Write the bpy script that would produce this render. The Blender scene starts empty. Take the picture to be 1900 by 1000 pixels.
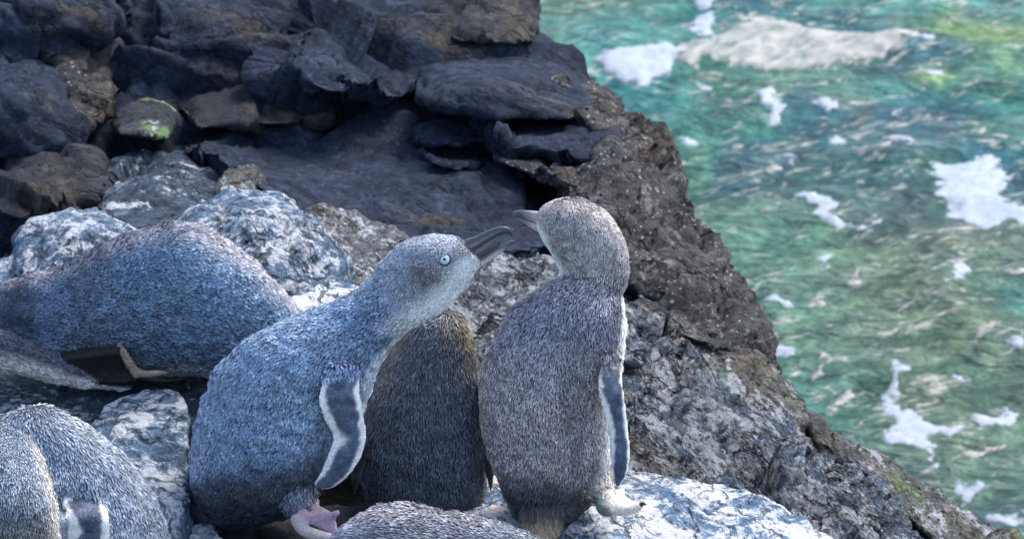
import bpy, bmesh, math, random
import numpy as np
from mathutils import Vector, kdtree, noise as mnoise

random.seed(7)
rng = np.random.default_rng(11)
scene = bpy.context.scene
COL = scene.collection

# ------------------------------------------------------------------ camera
PITCH = math.radians(26.0)
FOC, SENS = 170.0, 36.0
FPX = 1900.0 * FOC / SENS
DIST = 5.0
LOOK = np.array([0.0, 0.0, 0.15])
FWD = np.array([0.0, math.cos(PITCH), -math.sin(PITCH)])
UPV = np.array([0.0, math.sin(PITCH), math.cos(PITCH)])
RGT = np.array([1.0, 0.0, 0.0])
CAM = LOOK - DIST * FWD
PX = DIST / FPX                       # metres per photo pixel at the penguins

cam = bpy.data.cameras.new('camera')
cam.lens = FOC
cam.sensor_width = SENS
cam.clip_start = 0.1
cam.clip_end = 500.0
cam.dof.use_dof = True
cam.dof.focus_distance = DIST - 0.03
cam.dof.aperture_fstop = 16.0
camo = bpy.data.objects.new('camera', cam)
COL.objects.link(camo)
camo.location = CAM
camo.rotation_euler = (math.pi / 2 - PITCH, 0, 0)
scene.camera = camo

# ------------------------------------------------------------------ light
SUN_EL = math.radians(54)
SUN_AZ = math.radians(48)             # from behind the rocks, to the right (measured from +Y towards +X)
world = bpy.data.worlds.new('World')
scene.world = world
world.use_nodes = True
wn = world.node_tree
wn.nodes.clear()
sky = wn.nodes.new('ShaderNodeTexSky')
sky.sky_type = 'NISHITA'
sky.sun_disc = False
sky.sun_elevation = SUN_EL
sky.sun_rotation = SUN_AZ
sky.air_density = 1.0
sky.dust_density = 2.5
sky.ozone_density = 1.0
bg = wn.nodes.new('ShaderNodeBackground')
bg.inputs['Strength'].default_value = 0.15
wo = wn.nodes.new('ShaderNodeOutputWorld')
wn.links.new(sky.outputs['Color'], bg.inputs['Color'])
wn.links.new(bg.outputs['Background'], wo.inputs['Surface'])

sun = bpy.data.lights.new('sun', 'SUN')
sun.energy = 1.15
sun.angle = math.radians(24)
sun.color = (1.0, 0.975, 0.92)
suno = bpy.data.objects.new('sun', sun)
COL.objects.link(suno)
sd = Vector((math.sin(SUN_AZ) * math.cos(SUN_EL), math.cos(SUN_AZ) * math.cos(SUN_EL), math.sin(SUN_EL)))
suno.rotation_euler = sd.to_track_quat('Z', 'Y').to_euler()
suno.location = (1, 1, 4)

vs = scene.view_settings
vs.view_transform = 'Standard'
vs.look = 'None'
vs.gamma = 1.0
vs.use_curve_mapping = False
vs.exposure = 1.72

# ------------------------------------------------------------------ places
def at(px, py, Y):
    """world point on the vertical plane y = Y seen at this spot of the picture"""
    px = np.asarray(px, float); py = np.asarray(py, float); Y = np.asarray(Y, float)
    d = (FWD[None] + ((px.reshape(-1, 1) - 950) / FPX) * RGT[None] - ((py.reshape(-1, 1) - 500) / FPX) * UPV[None])
    t = (Y.reshape(-1) - CAM[1]) / d[:, 1]
    return CAM[None] + d * t[:, None]

def at1(px, py, Y):
    return at([px], [py], [Y])[0]

def atz(px, py, Z):
    px = np.asarray(px, float); py = np.asarray(py, float)
    d = (FWD[None] + ((px.reshape(-1, 1) - 950) / FPX) * RGT[None] - ((py.reshape(-1, 1) - 500) / FPX) * UPV[None])
    t = (Z - CAM[2]) / d[:, 2]
    return CAM[None] + d * t[:, None]

def pix(P):
    """photo pixel of world points (used to place plumage markings)"""
    q = P - CAM[None]
    z = q @ FWD
    return 950 + FPX * (q @ RGT) / z, 500 - FPX * (q @ UPV) / z

# ------------------------------------------------------------------ noise
def _hash(ix, iy, iz, seed):
    h = (ix.astype(np.int64) * 374761393 + iy.astype(np.int64) * 668265263 + iz.astype(np.int64) * 2147483647 + seed * 974711) & 0xffffffff
    h = ((h ^ (h >> 13)) * 1274126177) & 0xffffffff
    h = ((h ^ (h >> 16)) * 2246822519) & 0xffffffff
    h = h ^ (h >> 15)
    return (h & 0xffffff) / float(0xffffff)

def vnoise(P, seed=0):
    i = np.floor(P).astype(np.int64)
    f = P - i
    f = f * f * f * (f * (f * 6 - 15) + 10)
    r = 0
    for dx in (0, 1):
        wx = f[:, 0] if dx else 1 - f[:, 0]
        for dy in (0, 1):
            wy = f[:, 1] if dy else 1 - f[:, 1]
            for dz in (0, 1):
                wz = f[:, 2] if dz else 1 - f[:, 2]
                r = r + wx * wy * wz * _hash(i[:, 0] + dx, i[:, 1] + dy, i[:, 2] + dz, seed)
    return r * 2 - 1

def fbm(P, octaves=5, seed=0, gain=0.5, ridged=False):
    s = 0; a = 1.0; tot = 0
    Q = np.array(P, float)
    for o in range(octaves):
        n = vnoise(Q + 17.3 * o, seed + o)
        if ridged:
            n = 1 - 2 * np.abs(n)
        s = s + a * n; tot += a; a *= gain
        Q = Q * 2.03
    return s / tot

def facets(P, seed=0):
    """broken-stone planes: offset of the tilted plane of the nearest random cell, and distance to the crack"""
    i = np.floor(P).astype(np.int64)
    f1 = np.full(len(P), 9.0); f2 = np.full(len(P), 9.0); off = np.zeros(len(P))
    for dx in (-1, 0, 1):
        for dy in (-1, 0, 1):
            for dz in (-1, 0, 1):
                c = i + np.array([dx, dy, dz])
                h = [_hash(c[:, 0], c[:, 1], c[:, 2], seed + k) for k in range(7)]
                s = c + np.stack(h[:3], 1)
                v = P - s
                d = np.sqrt((v * v).sum(1))
                pl = (h[3] - .5) * 2 * v[:, 0] + (h[4] - .5) * 2 * v[:, 1] + (h[5] - .5) * 2 * v[:, 2] + (h[6] - .5) * .8
                near = d < f1
                f2 = np.where(near, f1, np.minimum(f2, d))
                off = np.where(near, pl, off)
                f1 = np.where(near, d, f1)
    return off, f2 - f1

def sstep(a, b, x):
    t = np.clip((x - a) / (b - a), 0, 1)
    return t * t * (3 - 2 * t)

# ------------------------------------------------------------------ materials
def new_mat(name):
    m = bpy.data.materials.new(name)
    m.use_nodes = True
    nt = m.node_tree
    b = nt.nodes['Principled BSDF']
    return m, nt, b

def N(nt, kind, **kw):
    n = nt.nodes.new(kind)
    for k, v in kw.items():
        if k in n.inputs:
            n.inputs[k].default_value = v
        else:
            setattr(n, k, v)
    return n

def ramp(nt, fac, stops):
    r = nt.nodes.new('ShaderNodeValToRGB')
    e = r.color_ramp.elements
    while len(e) < len(stops):
        e.new(0.5)
    for k, (p, c) in enumerate(stops):
        e[k].position = p
        e[k].color = (*c, 1) if len(c) == 3 else c
    nt.links.new(fac, r.inputs['Fac'])
    return r.outputs['Color']

def mixc(nt, fac, a, b, mode='MIX'):
    m = nt.nodes.new('ShaderNodeMix')
    m.data_type = 'RGBA'
    m.blend_type = mode
    for sock, v in ((m.inputs['Factor'], fac), (m.inputs['A'], a), (m.inputs['B'], b)):
        if hasattr(v, 'links') or isinstance(v, bpy.types.NodeSocket):
            nt.links.new(v, sock)
        elif isinstance(v, (int, float)):
            sock.default_value = v
        else:
            sock.default_value = (*v, 1)
    # Mix node has several sockets with the same name: pick the colour ones
    return m

def mixcol(nt, fac, a, b, mode='MIX'):
    m = nt.nodes.new('ShaderNodeMix')
    m.data_type = 'RGBA'; m.blend_type = mode
    socks = {0: m.inputs[0], 1: m.inputs[6], 2: m.inputs[7]}
    for k, v in ((0, fac), (1, a), (2, b)):
        if isinstance(v, bpy.types.NodeSocket):
            nt.links.new(v, socks[k])
        elif isinstance(v, (int, float)):
            socks[k].default_value = v
        else:
            socks[k].default_value = (*v, 1)
    return m.outputs[2]

def math_(nt, op, a, b=None):
    m = nt.nodes.new('ShaderNodeMath'); m.operation = op
    for k, v in ((0, a), (1, b)):
        if v is None: continue
        if isinstance(v, bpy.types.NodeSocket): nt.links.new(v, m.inputs[k])
        else: m.inputs[k].default_value = v
    return m.outputs[0]

def rock_mat(name, dark, mid, light, white=0.0, brown=0.0, brown_col=(.16, .12, .07), green=0.0, scale=1.0, rough=.75, stretch=(1, 1, 1), rot=(0, 0, 0), bump=1.0, pits=.4, whitecol=(.72, .75, .8), blotch=0.0, speck=0.0):
    m, nt, b = new_mat(name)
    L = nt.links.new
    tc = N(nt, 'ShaderNodeTexCoord')
    mp = N(nt, 'ShaderNodeMapping')
    mp.inputs['Rotation'].default_value = rot
    L(tc.outputs['Object'], mp.inputs['Vector'])
    mp2 = N(nt, 'ShaderNodeMapping')
    mp2.inputs['Scale'].default_value = [s * scale for s in stretch]
    L(mp.outputs['Vector'], mp2.inputs['Vector'])
    v = mp2.outputs['Vector']
    def noise(sc, det=8, rg=.6, dist=0.0):
        n = N(nt, 'ShaderNodeTexNoise', Scale=sc, Detail=det, Roughness=rg, Distortion=dist)
        L(v, n.inputs['Vector'])
        return n.outputs['Fac']
    n1 = noise(14, 12, .72, .4)
    n2 = noise(75, 8, .72)
    n3 = noise(260, 3, .6)
    nb = noise(6, 6, .6, .6)
    comb = math_(nt, 'ADD', math_(nt, 'MULTIPLY', n1, .45), math_(nt, 'ADD', math_(nt, 'MULTIPLY', n2, .40), math_(nt, 'MULTIPLY', n3, .15)))
    c = ramp(nt, comb, [(.425, dark), (.49, mid), (.53, mid), (.585, light)])
    if brown > 0:
        f = ramp(nt, math_(nt, 'ADD', math_(nt, 'MULTIPLY', nb, .7), math_(nt, 'MULTIPLY', n2, .3)), [(.56 - .16 * brown, (0, 0, 0)), (.68 - .1 * brown, (1, 1, 1))])
        spk = ramp(nt, n2, [(.38, tuple(x * .4 for x in brown_col)), (.62, tuple(min(1, x * 1.7) for x in brown_col))])
        c = mixcol(nt, f, c, spk)
    if green > 0:
        ng = noise(9, 4, .5, .2)
        f = ramp(nt, ng, [(.62 - .15 * green, (0, 0, 0)), (.72 - .15 * green, (1, 1, 1))])
        c = mixcol(nt, f, c, (.16, .26, .09))
    if white > 0:
        nw = noise(11, 12, .78, .9)
        nw = math_(nt, 'ADD', math_(nt, 'MULTIPLY', nw, .75), math_(nt, 'MULTIPLY', n2, .25))
        f = ramp(nt, nw, [(.585 - .19 * white, (0, 0, 0)), (.635 - .19 * white, (1, 1, 1))])
        geo = N(nt, 'ShaderNodeNewGeometry')
        sx = N(nt, 'ShaderNodeSeparateXYZ'); L(geo.outputs['Normal'], sx.inputs[0])
        up = ramp(nt, sx.outputs['Z'], [(.05, (.25, .25, .25)), (.6, (1, 1, 1))])
        f2 = mixcol(nt, 1.0, f, up, 'MULTIPLY')
        wc = ramp(nt, n3, [(.3, tuple(x * .8 for x in whitecol)), (.7, whitecol)])
        c = mixcol(nt, f2, c, wc)
    if blotch > 0:
        nd = noise(24, 6, .62, 1.2)
        f = ramp(nt, nd, [(.36, (blotch,) * 3), (.44, (0, 0, 0))])
        c = mixcol(nt, f, c, tuple(x * .8 for x in dark))
    if speck > 0:
        v2 = N(nt, 'ShaderNodeTexVoronoi', Scale=90.0); L(v, v2.inputs['Vector'])
        f = ramp(nt, math_(nt, 'ADD', v2.outputs['Distance'], math_(nt, 'MULTIPLY', nb, .9)), [(.52, (speck,) * 3), (.66, (0, 0, 0))])
        c = mixcol(nt, f, c, tuple(min(1, x * 1.7) for x in light))
    # hairline cracks
    nc = noise(5.5, 5, .55, .5)
    ck = math_(nt, 'MULTIPLY', ramp(nt, math_(nt, 'ABSOLUTE', math_(nt, 'SUBTRACT', nc, .5)), [(.003, (1, 1, 1)), (.012, (0, 0, 0))]), ramp(nt, n1, [(.44, (0, 0, 0)), (.52, (1, 1, 1))]))
    nc2 = noise(15, 4, .55, .5)
    ck2 = ramp(nt, math_(nt, 'ABSOLUTE', math_(nt, 'SUBTRACT', nc2, .5)), [(.004, (.7, .7, .7)), (.018, (0, 0, 0))])
    ckm = math_(nt, 'MAXIMUM', ck, math_(nt, 'MULTIPLY', ck2, ramp(nt, nb, [(.48, (0, 0, 0)), (.56, (1, 1, 1))])))
    c = mixcol(nt, math_(nt, 'MULTIPLY', ckm, .75), c, tuple(x * .4 for x in dark))
    # dark pits
    vo = N(nt, 'ShaderNodeTexVoronoi', Scale=48.0); L(v, vo.inputs['Vector'])
    pf = ramp(nt, math_(nt, 'ADD', vo.outputs['Distance'], math_(nt, 'MULTIPLY', n2, .5)), [(.34, (1, 1, 1)), (.48, (0, 0, 0))])
    pm = mixcol(nt, 1.0, pf, (pits, pits, pits), 'MULTIPLY')
    c = mixcol(nt, pm, c, tuple(x * .45 for x in dark))
    L(c, b.inputs['Base Color'])
    b.inputs['Roughness'].default_value = rough
    b.inputs['Specular IOR Level'].default_value = .35 if rough < .85 else .12
    h = math_(nt, 'ADD', math_(nt, 'MULTIPLY', n1, 1.0), math_(nt, 'ADD', math_(nt, 'MULTIPLY', n2, .45), math_(nt, 'MULTIPLY', n3, .12)))
    h = math_(nt, 'SUBTRACT', h, math_(nt, 'ADD', math_(nt, 'MULTIPLY', pm, .3), math_(nt, 'MULTIPLY', ckm, .45)))
    bp = N(nt, 'ShaderNodeBump', Strength=1.0 * bump, Distance=.03)
    L(h, bp.inputs['Height'])
    L(bp.outputs['Normal'], b.inputs['Normal'])
    return m

M = {}
M['cliff'] = rock_mat('cliff_rock', (.0055, .0080, .0135), (.0145, .0205, .0350), (.035, .047, .074), brown=.18, brown_col=(.034, .029, .022), scale=.9, rough=.9, pits=.2, stretch=(1, 1, 1.8), rot=(0, -.5, 0), bump=.45, speck=.4)
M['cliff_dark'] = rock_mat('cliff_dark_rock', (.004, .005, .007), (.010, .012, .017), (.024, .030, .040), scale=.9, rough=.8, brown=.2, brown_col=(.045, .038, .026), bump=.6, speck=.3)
M['barnacle'] = rock_mat('barnacled_rock', (.014, .017, .023), (.080, .080, .082), (.40, .365, .33), scale=1.25, brown=.22, brown_col=(.12, .092, .058), bump=1.3, pits=.6, speck=.9)
M['boulder'] = rock_mat('blue_grey_boulder', (.020, .052, .098), (.112, .192, .295), (.42, .53, .64), white=.46, scale=1.1, pits=.7, blotch=.8, bump=1.1)
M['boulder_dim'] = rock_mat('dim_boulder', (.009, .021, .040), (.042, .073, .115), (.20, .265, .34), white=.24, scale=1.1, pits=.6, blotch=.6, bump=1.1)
M['tan'] = rock_mat('tan_grey_rock', (.025, .032, .045), (.13, .135, .145), (.42, .42, .40), white=.30, brown=.25, brown_col=(.20, .18, .13), scale=1.3, stretch=(1, 1, 2.4), rot=(0, -.5, 0), pits=.6, blotch=.6, bump=1.1)
M['ledge'] = rock_mat('strata_ledge_rock', (.015, .031, .058), (.112, .158, .22), (.49, .54, .59), white=.54, brown=.22, brown_col=(.22, .20, .15), scale=1.35, stretch=(1, 1, 3.0), rot=(0, -.5, 0), pits=.6, bump=1.3, blotch=.75)
M['slope'] = rock_mat('slope_rock', (.012, .034, .075), (.105, .172, .265), (.55, .62, .68), white=.58, brown=.22, brown_col=(.24, .20, .13), green=.2, rough=.38, scale=1.35, stretch=(1, 1, 3.0), rot=(0, -.6, 0), pits=.65, bump=1.3, blotch=.75)
M['ridge'] = rock_mat('ochre_ridge_rock', (.022, .026, .034), (.11, .11, .105), (.38, .36, .32), brown=.5, brown_col=(.19, .155, .085), white=.26, green=.12, rough=.55, scale=1.3, stretch=(1, 1, 2.8), rot=(0, -.65, 0), pits=.5, bump=1.2, speck=.4, blotch=.6)
M['white'] = rock_mat('guano_white_rock', (.024, .066, .14), (.115, .22, .35), (.47, .59, .70), white=.66, scale=1.15, pits=.5, whitecol=(.94, .95, .97), blotch=.8, bump=1.1, stretch=(1, 1, 1.6), rot=(0, -.4, 0))
M['algae'] = rock_mat('algae_stone', (.008, .010, .013), (.022, .028, .034), (.08, .10, .115), green=.42, white=.1, scale=1.6)
M['crevice'] = rock_mat('crevice_rock', (.010, .009, .008), (.018, .016, .015), (.035, .033, .033), scale=1.0, rough=.9, brown=.2, brown_col=(.04, .034, .022))

def vcol_mat(name, rough=.6, spec=.3, grain=0.0, gscale=400, bump=0.0, attr='col', sheen=0.0):
    m, nt, b = new_mat(name)
    L = nt.links.new
    a = N(nt, 'ShaderNodeAttribute', attribute_name=attr)
    c = a.outputs['Color']
    if grain > 0 or bump > 0:
        tc = N(nt, 'ShaderNodeTexCoord')
        n = N(nt, 'ShaderNodeTexNoise', Scale=gscale, Detail=4.0, Roughness=.65)
        L(tc.outputs['Object'], n.inputs['Vector'])
        k = ramp(nt, n.outputs['Fac'], [(.3, (1 - grain,) * 3), (.7, (1 + grain * .6,) * 3)])
        c = mixcol(nt, 1.0, c, k, 'MULTIPLY')
        if bump > 0:
            bp = N(nt, 'ShaderNodeBump', Strength=bump, Distance=.002)
            L(n.outputs['Fac'], bp.inputs['Height'])
            L(bp.outputs['Normal'], b.inputs['Normal'])
    L(c, b.inputs['Base Color'])
    b.inputs['Roughness'].default_value = rough
    b.inputs['Specular IOR Level'].default_value = spec
    if sheen:
        b.inputs['Sheen Weight'].default_value = sheen
    return m

M['body'] = vcol_mat('penguin_skin_and_down', rough=.7, grain=.45, gscale=500, bump=.6)
M['feather'] = vcol_mat('feather', rough=.5, spec=.4)
M['bill'] = vcol_mat('bill_horn', rough=.32, spec=.5, grain=.25, gscale=260, bump=.25)

def plain(name, col, rough=.4, spec=.5, grain=.2, gs=300):
    m, nt, b = new_mat(name)
    tc = N(nt, 'ShaderNodeTexCoord')
    n = N(nt, 'ShaderNodeTexNoise', Scale=gs, Detail=3.0)
    nt.links.new(tc.outputs['Object'], n.inputs['Vector'])
    c = ramp(nt, n.outputs['Fac'], [(.3, tuple(x * (1 - grain) for x in col)), (.7, tuple(min(1, x * (1 + grain)) for x in col))])
    nt.links.new(c, b.inputs['Base Color'])
    b.inputs['Roughness'].default_value = rough
    b.inputs['Specular IOR Level'].default_value = spec
    return m
M['iris'] = plain('iris_pale_blue', (.42, .52, .58), .12, .5, .15, 900)
M['pupil'] = plain('pupil_black', (.01, .012, .02), .08)
M['lid'] = plain('eyelid_dark', (.03, .032, .045), .5)
M['claw'] = plain('claw_dark', (.02, .018, .016), .35)

# ------------------------------------------------------------------ mesh helpers
def mesh_from(name, V, F, smooth=True):
    """V (n,3) array; F list of arrays with equal-length rows, or list of tuples"""
    me = bpy.data.meshes.new(name)
    if isinstance(F, np.ndarray):
        k = F.shape[1]
        me.vertices.add(len(V)); me.vertices.foreach_set('co', np.ascontiguousarray(V, dtype=np.float32).ravel())
        me.loops.add(F.size); me.loops.foreach_set('vertex_index', np.ascontiguousarray(F, dtype=np.int32).ravel())
        me.polygons.add(len(F)); me.polygons.foreach_set('loop_start', np.arange(0, F.size, k, dtype=np.int32))
        me.update(calc_edges=True)
    else:
        me.from_pydata([tuple(v) for v in V], [], [tuple(int(i) for i in f) for f in F])
    me.validate()
    if smooth:
        me.polygons.foreach_set('use_smooth', np.ones(len(me.polygons), dtype=bool))
    return me

def link(name, me, mat, parent=None, origin=None):
    o = bpy.data.objects.new(name, me)
    COL.objects.link(o)
    if mat is not None and me is not None:
        me.materials.append(mat)
    if origin is not None:
        o.location = origin
    if parent is not None:
        o.parent = parent
    return o

def tag(o, label=None, cat=None, group=None, kind=None):
    if label: o['label'] = label
    if cat: o['category'] = cat
    if group: o['group'] = group
    if kind: o['kind'] = kind
    return o

def set_col(me, C, name='col'):
    a = me.color_attributes.new(name, 'FLOAT_COLOR', 'POINT')
    c4 = np.ones((len(C), 4), dtype=np.float32); c4[:, :3] = C
    a.data.foreach_set('color', c4.ravel())

def get_vf(me):
    V = np.empty(len(me.vertices) * 3, dtype=np.float32); me.vertices.foreach_get('co', V)
    return V.reshape(-1, 3).astype(float)

def get_tris(me):
    me.calc_loop_triangles()
    T = np.empty(len(me.loop_triangles) * 3, dtype=np.int32); me.loop_triangles.foreach_get('vertices', T)
    return T.reshape(-1, 3)

def vnormals(V, T):
    fn = np.cross(V[T[:, 1]] - V[T[:, 0]], V[T[:, 2]] - V[T[:, 0]])
    n = np.zeros_like(V)
    for k in range(3):
        for a in range(3):
            n[:, a] += np.bincount(T[:, k], fn[:, a], len(V))
    return n / np.maximum(np.linalg.norm(n, axis=1, keepdims=True), 1e-12)

def smooth_verts(V, T, it=2, f=.5):
    E = np.concatenate([T[:, [0, 1]], T[:, [1, 2]], T[:, [2, 0]]])
    deg = np.bincount(E[:, 0], minlength=len(V)) + np.bincount(E[:, 1], minlength=len(V))
    for _ in range(it):
        S = np.zeros_like(V)
        for a in range(3):
            S[:, a] = np.bincount(E[:, 0], V[E[:, 1], a], len(V)) + np.bincount(E[:, 1], V[E[:, 0], a], len(V))
        V = V + f * (S / np.maximum(deg, 1)[:, None] - V)
    return V

def voxel(me, size):
    o = bpy.data.objects.new('tmp', me); COL.objects.link(o)
    md = o.modifiers.new('r', 'REMESH'); md.mode = 'VOXEL'; md.voxel_size = size; md.use_smooth_shade = True
    dg = bpy.context.evaluated_depsgraph_get()
    r = bpy.data.meshes.new_from_object(o.evaluated_get(dg))
    bpy.data.objects.remove(o)
    return r

# ------------------------------------------------------------------ rocks
def rock(name, hulls, mat, vox=.006, amp=.02, freq=9.0, facet=.6, fine=.35, crack=.25, back=0.0, base=None, seed=0, parent=None, label=None, cat='rock', group=None, strat=None, kind=None, squash=.9, smooth=2, big=0.0):
    bm = bmesh.new()
    for h in hulls:
        h = np.array(h, float)
        P = at(h[:, 0], h[:, 1], h[:, 2])
        pts = [P]
        cen = P.mean(0)
        if back:
            Q = cen + (P - cen) * squash; Q[:, 1] += back; Q[:, 2] -= back * .35
            pts.append(Q)
        if base is not None:
            Q = cen + (P - cen) * squash; Q[:, 2] = base
            pts.append(Q)
        vs_ = [bm.verts.new(p) for p in np.concatenate(pts)]
        r = bmesh.ops.convex_hull(bm, input=vs_)
        kill = [v for v in r['geom_interior'] if isinstance(v, bmesh.types.BMVert)]
        bmesh.ops.delete(bm, geom=kill, context='VERTS')
        loose = [v for v in vs_ if v.is_valid and not v.link_faces]
        bmesh.ops.delete(bm, geom=loose, context='VERTS')
    bmesh.ops.recalc_face_normals(bm, faces=bm.faces)
    me = bpy.data.meshes.new(name)
    bm.to_mesh(me); bm.free()
    r = voxel(me, vox); bpy.data.meshes.remove(me)
    V = get_vf(r); T = get_tris(r)
    V = smooth_verts(V, T, smooth)
    nrm = vnormals(smooth_verts(V, T, 4), T)
    W = V + amp * .8 * np.stack([fbm(V * freq * .8, 2, seed + 50 + k) for k in range(3)], 1)
    if strat is not None:
        ax = np.array(strat, float); ax /= np.linalg.norm(ax)
        W = W + np.outer(W @ ax, ax) * 1.8
    fo, fc = facets(W * freq * .55, seed + 3)
    fo2, fc2 = facets(W * freq * 1.9, seed + 9)
    d = amp * (.6 * fbm(W * freq * .5, 3, seed) + facet * fo + facet * .38 * fo2 + fine * fbm(W * freq * 2.5, 5, seed + 20, .58) + .3 * fine * fbm(W * freq * 9, 3, seed + 33, .6, True))
    if big:
        fo3, fc3 = facets(W * freq * .22 + 7.7, seed + 13)
        d += amp * big * fo3
    d -= amp * crack * (np.exp(-(fc / .06) ** 2) * sstep(-.1, .3, fbm(V * freq * .4, 2, seed + 70)) + .35 * np.exp(-(fc2 / .07) ** 2))
    V = V + nrm * d[:, None]
    org = np.array([V[:, 0].mean(), V[:, 1].mean(), V[:, 2].min()])
    r.vertices.foreach_set('co', np.ascontiguousarray(V - org, dtype=np.float32).ravel())
    r.polygons.foreach_set('use_smooth', np.ones(len(r.polygons), dtype=bool))
    r.update()
    r.name = name
    o = link(name, r, mat, parent, None)
    o.location = org if parent is None else org - np.array(parent.location)
    if label: tag(o, label, cat, group)
    if kind: o['kind'] = kind
    return o

# ---- the base of the shore: one rough dark sheet under the boulders, falling into the sea
ZW = -1.2
def shore_edge(y):
    return np.interp(y, [-2, -.2, .2, .45, .7, 1.1, 1.5, 2.2, 4], [1.6, .8, .5, .2, .16, .02, -.12, -.5, -1.2])
gx = np.concatenate([-np.geomspace(.75, 12, 40)[::-1], np.linspace(-.74, 1.0, 110), np.geomspace(1.02, 3, 25)])
gy = np.concatenate([-np.geomspace(.52, 6, 30)[::-1], np.linspace(-.5, 2.0, 130), np.geomspace(2.03, 12, 40)])
GX, GY = np.meshgrid(gx, gy)
P2 = np.stack([GX.ravel(), GY.ravel(), np.zeros(GX.size)], 1)
ins = shore_edge(P2[:, 1]) - P2[:, 0]
hgt = -.20 - .06 * sstep(.3, .8, P2[:, 1]) + .9 * sstep(2.4, 8, P2[:, 1]) * sstep(.6, 3, ins)
hgt = hgt - .08 * sstep(.1, -.3, P2[:, 1]) - .35 * sstep(.02, .25, P2[:, 0])
hgt = np.where(ins > .12, hgt, ZW - .4 + (hgt - ZW + .4) * sstep(-.45, .12, ins))
P2[:, 2] = hgt + .05 * fbm(P2 * 5, 4, 3) + .03 * fbm(P2 * 19, 4, 5)
nx, ny = len(gx), len(gy)
I = np.arange(nx * ny).reshape(ny, nx)
F = np.stack([I[:-1, :-1], I[:-1, 1:], I[1:, 1:], I[1:, :-1]], -1).reshape(-1, 4)
o = link('rocky_shore', mesh_from('rocky_shore', P2, F), M['crevice'])
tag(o, kind='structure')

# ---- the cliff behind: blocks divided by dark cracks
cliff = rock('cliff', [[(-150, -120, 1.62), (930, -120, 1.62), (940, 90, 1.47), (1010, 220, 1.24), (1100, 340, 1.05), (1090, 480, .86), (700, 480, .80), (300, 430, .86), (-150, 480, .86), (-150, 200, 1.18)]],
             M['cliff'], vox=.012, amp=.05, freq=6, big=1.0, back=.6, seed=1, kind='structure', base=-1.3)
def slab(hull, mat, seed, back=.3, amp=.022, freq=7.5, vox=.007, grow=1.18, **kw):
    hs = hull if isinstance(hull[0], list) else [hull]
    hs = [[(sum(q[0] for q in h) / len(h) * (1 - grow) + p[0] * grow, sum(q[1] for q in h) / len(h) * (1 - grow) + p[1] * grow, p[2]) for p in h] for h in hs]
    kw.setdefault('big', 1.8); kw.setdefault('facet', .55); kw.setdefault('smooth', 1); kw.setdefault('fine', .2); kw.setdefault('crack', .8); kw.setdefault('strat', (.35, .3, 1))
    return rock('rock_slab', hs, mat, vox=vox, amp=amp, freq=freq, back=back, seed=seed, parent=cliff, **kw)
C_, D_, B_ = M['cliff'], M['cliff_dark'], M['barnacle']
slab([(205, -80, 1.5), (560, -80, 1.5), (585, 20, 1.35), (560, 90, 1.25), (515, 138, 1.2), (405, 158, 1.2), (280, 172, 1.18), (215, 150, 1.22), (205, 40, 1.3), (380, 60, 1.2)], C_, 11)
slab([(570, 25, 1.3), (615, 15, 1.32), (690, 68, 1.25), (745, 110, 1.2), (775, 160, 1.12), (730, 190, 1.06), (640, 188, 1.02), (560, 165, 1.05), (512, 135, 1.1), (545, 60, 1.2), (640, 110, 1.06)], C_, 12)
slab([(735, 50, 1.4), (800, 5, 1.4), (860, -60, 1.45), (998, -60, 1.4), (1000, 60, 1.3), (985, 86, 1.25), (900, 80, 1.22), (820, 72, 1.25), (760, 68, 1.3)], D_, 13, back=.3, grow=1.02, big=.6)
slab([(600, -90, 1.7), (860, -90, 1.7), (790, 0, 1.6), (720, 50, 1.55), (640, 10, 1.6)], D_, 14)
slab([(760, 122, 1.25), (830, 106, 1.28), (930, 104, 1.28), (990, 112, 1.25), (1050, 135, 1.2), (1090, 175, 1.12), (1110, 215, 1.02), (1040, 225, .98), (930, 222, .96), (820, 205, .98), (770, 190, 1.02), (900, 160, 1.0)], C_, 15, grow=.98, big=.3, amp=.016)
slab([(780, 240, 1.05), (830, 232, 1.06), (900, 250, 1.02), (905, 262, .98), (840, 270, .95), (780, 265, .98)], C_, 16, amp=.012)
slab([(900, 232, 1.05), (1000, 232, 1.05), (1130, 238, 1.0), (1142, 270, .94), (1110, 305, .88), (1030, 292, .88), (950, 268, .9)], C_, 17, amp=.014)
slab([(775, 275, 1.0), (850, 270, 1.0), (900, 290, .96), (880, 318, .92), (820, 312, .9)], C_, 18, amp=.01)
slab([(330, 250, 1.15), (420, 205, 1.18), (520, 196, 1.18), (640, 235, 1.1), (770, 285, 1.0), (900, 290, .98), (990, 300, .95), (1050, 350, .88), (1075, 400, .8), (1080, 520, .60), (900, 530, .53), (700, 500, .55), (560, 440, .62), (430, 340, .78), (340, 300, .95), (700, 340, .82)], C_, 19, amp=.018, freq=6, facet=.5, grow=1.0)
slab([(930, 300, .9), (1010, 296, .9), (1100, 325, .85), (1130, 350, .8), (1110, 372, .76), (1050, 350, .8)], B_, 20, amp=.012, freq=14)
slab([[(985, 122, 1.24), (1050, 138, 1.2), (1120, 160, 1.15), (1175, 212, 1.08), (1205, 270, 1.0), (1140, 300, .92), (1090, 230, .98)],
      [(1120, 230, 1.05), (1205, 255, 1.02), (1268, 330, .95), (1292, 380, .88), (1275, 440, .78), (1120, 450, .68), (1040, 370, .78), (1120, 300, .86)],
      [(1150, 400, .85), (1265, 400, .86), (1340, 455, .78), (1362, 495, .72), (1345, 545, .66), (1230, 540, .58), (1150, 520, .58), (1040, 480, .66)]], B_, 21, amp=.022, freq=9, fine=.5, facet=.8, big=.8, base=-1.3, grow=1.0)
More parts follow.
